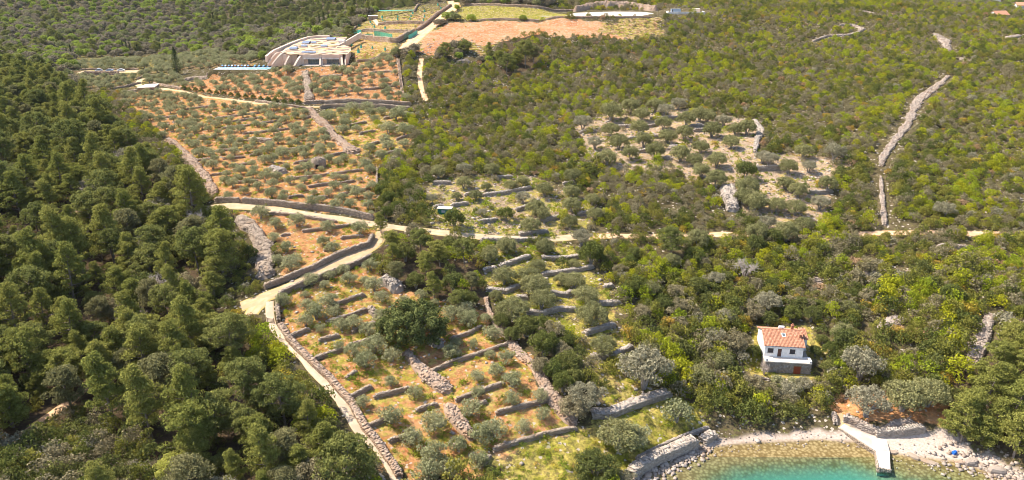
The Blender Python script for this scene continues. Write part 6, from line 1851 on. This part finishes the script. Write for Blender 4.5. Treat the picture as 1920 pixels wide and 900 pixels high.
for x0, x1, y0, y1, i in ((-9, -.5, 1.6, 3.0, 0), (-19, -14.2, 9.6, 13.2, 1), (-13.5, -10, 15.8, 18.2, 2), (-15.2, -10.6, 22.6, 27.5, 3), (-9.6, -6.6, 24, 26, 3), (-2.6, 3.2, 31.5, 36.5, 4), (-1.5, 2.5, 15.8, 17.6, 2)):
    zb = roof_z((y0 + y1) / 2) + .1
    m_ = MB(); n_x = 4; wx = (x1 - x0) / n_x
    rack = MB()
    rack.box(x0, x1, y0 + .1, y0 + .25, zb, zb + .35); rack.box(x0, x1, y1 - .3, y1 - .15, zb, zb + 1.0)
    rk = rack.build('panel_rack', M['silver'], lg)
    for k in range(n_x):
        g_ = MB(); a0, a1 = x0 + k * wx + .05, x0 + (k + 1) * wx - .05
        bq = [(a0, y0, zb + .42), (a1, y0, zb + .42), (a1, y1, zb + 1.1), (a0, y1, zb + 1.1)]
        g_.v += bq + [(q[0], q[1], q[2] + .08) for q in bq]
        for f in ((0, 3, 2, 1), (4, 5, 6, 7), (0, 1, 5, 4), (1, 2, 6, 5), (2, 3, 7, 6), (3, 0, 4, 7)): g_.f.append(f)
        g_.build('solar_panel', M['panel'], rk)
# big curved parapet sweeping round the upper left
def sweep(pts, h, w, name='curved_parapet'):
    m_ = MB()
    q = np.array(pts, float); t_ = tangents(q[:, :2]); n_ = np.stack([-t_[:, 1], t_[:, 0]], 1)
    for i in range(len(q)):
        for s_, zz_ in ((-1, -3.0), (1, -3.0), (1, h), (-1, h)):
            m_.v.append((q[i, 0] + s_ * n_[i, 0] * w / 2, q[i, 1] + s_ * n_[i, 1] * w / 2, q[i, 2] + zz_))
    k = len(q)
    m_.f += [(0, 1, 2, 3), ((k - 1) * 4 + 3, (k - 1) * 4 + 2, (k - 1) * 4 + 1, (k - 1) * 4)]
    for i in range(k - 1):
        for a in range(4): m_.f.append((i * 4 + a, i * 4 + (a + 1) % 4, i * 4 + 4 + (a + 1) % 4, i * 4 + 4 + a))
    m_.build(name, M['beige_lit'], lg)
sweep([(-30, 1, 4.4), (-27.5, 8, 7.0), (-24.5, 15, 8.2), (-21.5, 24, 9.4), (-18.5, 31, 10.3), (-14.5, 37, 11.2), (-8, 40, 11.5), (-2, 40, 11.5)], .8, 1.4)
sweep([(-22.5, 5, 6.4), (-19.5, 12, 7.6), (-16, 18, 8.3), (-12.5, 21.5, 8.9)], .6, .9)
sweep([(9, 18, 8.8), (11, 25, 9.6), (13, 33, 10.8), (15.5, 41, 12.2), (17, 45, 12.8)], .7, .9)
m_ = MB(); m_.box(7.4, 10.8, 25, 27.5, 8, 11.2); m_.build('plant_room', M['concrete_white'], lg)
m_ = MB(); m_.tube((11.6, 25.5, 9), (11.6, 25.5, 12.6), .35, .35, 8, True); m_.build('flue', M['silver'], lg)

# ------------------------------------------------------------------ pool terrace
pz = POOL_P[2] + 1.4
pt = empty('swimming_pool', (POOL_P[0], POOL_P[1], pz), R(-1)); set_props(pt, 'long blue swimming pool on a stone-walled terrace among olives', 'pool')
m_ = MB(); m_.box(-15.5, 15.5, .3, 13, -4, .0); m_.build('deck', M['concrete_white'], pt)
C_, H_ = [], []
for r_i in range(9):
    for xq in np.arange(-15.5, 15.5, .75): C_.append((xq + random.uniform(0, .3), .25, -3.2 + r_i * .36)); H_.append((.36, .2, .18))
so = link('retaining_wall', stones_mesh('retaining_wall', np.array(C_), np.array(H_), np.zeros(len(C_)), M['stone_red'], .2), pt); so['kind'] = 'stuff'
m_ = MB(); m_.box(-14.5, 15, .9, 7.2, .0, .03); m_.build('water', M['pool_water'], pt)
m_ = MB(); m_.box(-15.2, 15.4, .35, .9, .0, .16); m_.box(-15.2, -14.5, .9, 7.6, .0, .16); m_.box(-14.5, 15.2, 7.2, 7.7, .0, .16); m_.build('coping', M['concrete_white'], pt)
for i in range(14):
    x_ = -14.3 + i * 1.75 if i < 9 else 3.2 + (i - 9) * 2.4
    y_ = 9.6
    wp = pt.matrix_basis @ Vector((x_, y_, .02))
    e = empty('sun_lounger', tuple(wp), R(8 if i < 9 else -4)); blue_ = i >= 9
    nm = ORD[i] if i < 9 else ORD[i - 9]
    set_props(e, (f'orange-brown and blue sun lounger behind the pool, {nm} from the left' if not blue_ else f'pale blue sun lounger at the right end of the pool, {nm} of that group'), 'sun lounger', 'sun loungers by the pool')
    m_ = MB(); m_.box(-.4, .4, -1.0, .3, .25, .42); m_.build('seat', M['blue'] if i % 2 or blue_ else M['tile'], e)
    m_ = MB(); m_.obox((0, .62, .62), (.4, .42, .07), 0, .8); m_.build('backrest', M['blue'] if blue_ or i % 2 == 0 else M['white'], e)
    for a, c_ in ((-.34, -.9), (.34, -.9), (-.34, .25), (.34, .25)):
        m_ = MB(); m_.box(a - .04, a + .04, c_ - .04, c_ + .04, 0, .25); m_.build('leg', M['wood'], e)

# ------------------------------------------------------------------ car park and cars
road([(150, 135), (205, 134.5), (262, 134)], 10.0, 'car_park', 'road_pale', .1)
stone_wall([(157, 139.5), (190, 140), (222, 140)], 2.0, .8, 'orange-red stone wall under the car park edge', 'stone_red')
stone_wall([(152, 131.5), (205, 131), (258, 131)], .9, .7, 'low wall along the back of the car park', 'stone_red')
def car(px, py, rz, mat, label, tall=1.0):
    p = PX([(px, py)])[0]
    e = empty('parked_car', (p[0], p[1], p[2] + .12), rz); set_props(e, label, 'car', 'cars in the car park')
    prof = [(-2.1, .35), (-2.15, .75), (-1.95, .95), (-1.3, .98), (-.75, 1.48 * tall), (.75, 1.5 * tall), (1.55, 1.05), (2.1, .92), (2.15, .4)]
    m_ = MB(); n = len(prof)
    for s_ in (-1, 1):
        for x_, z_ in prof: m_.v.append((x_, s_ * (.86 if z_ < 1.1 else .70), z_))
    m_.f += [tuple(range(n)), tuple(range(2 * n - 1, n - 1, -1))]
    for k in range(n): m_.f.append((k, n + k, n + (k + 1) % n, (k + 1) % n))
    bd = m_.build('body', M[mat], e)
    for s_ in (-1, 1):
        m_ = MB(); m_.poly([(-1.15, s_ * .86, 1.02), (1.35, s_ * .86, 1.05), (.72, s_ * .735, 1.42 * tall), (-.72, s_ * .735, 1.42 * tall)]); m_.build('side_window', M['glass'], e)
        for x_ in (-1.3, 1.35):
            m_ = MB(); m_.tube((x_, s_ * .70, .33), (x_, s_ * .90, .33), .33, .33, 12, True); w0 = m_.build('wheel', M['rubber_and_shade'], e)
            m_ = MB(); m_.tube((x_, s_ * .895, .33), (x_, s_ * .915, .33), .19, .19, 8, True); m_.build('rim', M['silver'], w0)
        m_ = MB(); m_.box(-2.17, -2.1, s_ * .62 - .14, s_ * .62 + .14, .68, .82); m_.build('headlight', M['white'], e)
    m_ = MB(); m_.poly([(-1.27, -.66, 1.04), (-1.27, .66, 1.04), (-.80, .60, 1.45 * tall), (-.80, -.60, 1.45 * tall)]); m_.build('windscreen', M['glass'], e)
car(186, 134.5, R(25), 'silver', 'tall silver-grey car, leftmost in the car park', 1.25)
car(206, 134.3, R(20), 'bluegrey', 'blue-grey car between the silver one and the white one')
car(227, 134, R(22), 'white', 'white car at the right end of the car park')
# flat-roofed stone building by the valley drive
p = PX([(276, 172)])[0]
e = empty('stone_outbuilding', tuple(p), R(14)); set_props(e, 'low stone building with a large flat grey roof at the valley drive bend', 'building')
m_ = MB(); m_.prism([(-4.2, -.4), (3.6, -.4), (4.2, 9.5), (-2.0, 9.5)], -1.5, 2.0); m_.build('wall', M['stone'], e, attrs={'tint': np.full(8, .4)})
m_ = MB(); m_.prism([(-4.5, -.7), (3.9, -.7), (4.5, 9.8), (-2.2, 9.8)], 2.0, 2.3); m_.build('roof', M['roof_grey'], e)
m_ = MB(); m_.box(1.4, 2.8, -.44, -.4, -.2, 1.6); m_.build('door', M['shutter'], e)

# ------------------------------------------------------------------ hilltop pad, bank and yard
pp_ = PX([(1010, 30), (1085, 24), (1150, 22), (1204, 22.5), (1226, 25), (1199, 30.5), (1134, 31), (1060, 31)])
m_ = MB(); m_.prism([(q[0], q[1]) for q in pp_], [q[2] - .3 for q in pp_], [q[2] + .05 for q in pp_])
o = m_.build('gravel_pad', M['concrete']); o['kind'] = 'structure'
stone_heap([(1078, 22), (1100, 16.5), (1125, 12.5), (1150, 11.5), (1175, 13), (1200, 17), (1232, 21)], [5, 7, 8, 8, 8, 7, 6], 3.4, 'curved reddish earth bank cut behind the white gravel pad', 'stone_red', name='earth_bank', cat='earth bank', flat=1.2, dens=1.2)
p = PX([(1285, 25)])[0]
e = empty('building_site', tuple(p)); set_props(e, 'pale walled yard with a pump house on the hilltop right of the gravel pad', 'yard')
m_ = MB(); m_.box(-11, 12, -2.0, -1.5, -2, 1.0); m_.box(-11, -10.5, -1.5, 5, -2, 1.0); m_.box(11.5, 12, -1.5, 5, -2, 1.0); m_.build('wall', M['concrete_white'], e)
m_ = MB(); m_.box(-10.5, 11.5, -1.5, 5, -2, .3); m_.build('floor', M['concrete'], e)
m_ = MB(); m_.box(5, 9.5, 1.5, 4.5, .3, 2.6); m_.build('pump_house', M['beige'], e)
e2 = empty('blue_grey_container', (p[0] - 6, p[1] + .6, p[2] + .3), R(4)); set_props(e2, 'blue-grey container on the pale hilltop yard', 'container')
m_ = MB(); m_.box(-3, 3, -1.1, 1.1, 0, 2.3); m_.build('body', M['bluegrey'], e2)
m_ = MB(); m_.box(-2.9, -2.2, -1.15, -1.1, .1, 2.1); m_.build('door', M['shutter'], e2)

# ------------------------------------------------------------------ far houses
def far_house(px, py, w, d, h, rise, rz, label, gable_front=False):
    p = PX([(px, py)])[0]
    e = empty('far_house', tuple(p), rz); set_props(e, label, 'house', 'houses beyond the ridge')
    m_ = MB(); m_.box(-w / 2, w / 2, -d / 2, d / 2, -2, h)
    for gx in (-w / 2, w / 2 - .3):
        bq = len(m_.v)
        m_.v += [(gx, -d / 2, h), (gx, d / 2, h), (gx, 0, h + rise), (gx + .3, -d / 2, h), (gx + .3, d / 2, h), (gx + .3, 0, h + rise)]
        for f in ((0, 2, 1), (3, 4, 5), (0, 3, 5, 2), (1, 2, 5, 4)): m_.f.append(tuple(bq + q for q in f))
    m_.build('wall', M['plaster'], e)
    r_ = MB()
    for s_ in (-1, 1):
        a = [(-w / 2 - .4, s_ * (d / 2 + .4), h - .2), (w / 2 + .4, s_ * (d / 2 + .4), h - .2), (w / 2 + .4, 0, h + rise + .05), (-w / 2 - .4, 0, h + rise + .05)]
        bq = len(r_.v); r_.v += a + [(q[0], q[1], q[2] + .2) for q in a]
        for f in ((0, 1, 2, 3), (4, 5, 6, 7), (0, 1, 5, 4), (1, 2, 6, 5), (2, 3, 7, 6), (3, 0, 4, 7)): r_.f.append(tuple(bq + q for q in f))
    r_.build('roof', M['tile'], e, attrs={'tint': np.full(len(r_.v), .5)})
    for x_ in (-w / 4, w / 4):
        m_ = MB(); m_.box(x_ - .5, x_ + .5, -d / 2 - .06, -d / 2, h * .4, h * .75); m_.build('window', M['shutter'], e)
far_house(1866, 7, 9, 8, 3.6, 1.9, R(62), 'far house with white gable and red roof, topmost beyond the ridge')
far_house(1872, 30, 9, 8, 1.0, 2.2, R(8), 'far house showing only its orange roof over the ridge')
far_house(1914, 19, 8, 7, 3.6, 1.8, R(-20), 'far white house with red roof at the right edge')
finish_labels()

# ------------------------------------------------------------------ air: a thin even haze round the whole place
m, nt, out = new_mat("haze")
pv = nt.nodes.new("ShaderNodeVolumePrincipled")
pv.inputs["Color"].default_value = (.86, .92, 1.0, 1)
pv.inputs["Density"].default_value = HAZE
pv.inputs["Anisotropy"].default_value = .2
nt.links.new(pv.outputs[0], out.inputs["Volume"])
hz = MB(); hz.box(-850, 850, -30, 1420, -10.0, 175.0)
o = hz.build("haze", m); o['kind'] = 'stuff'
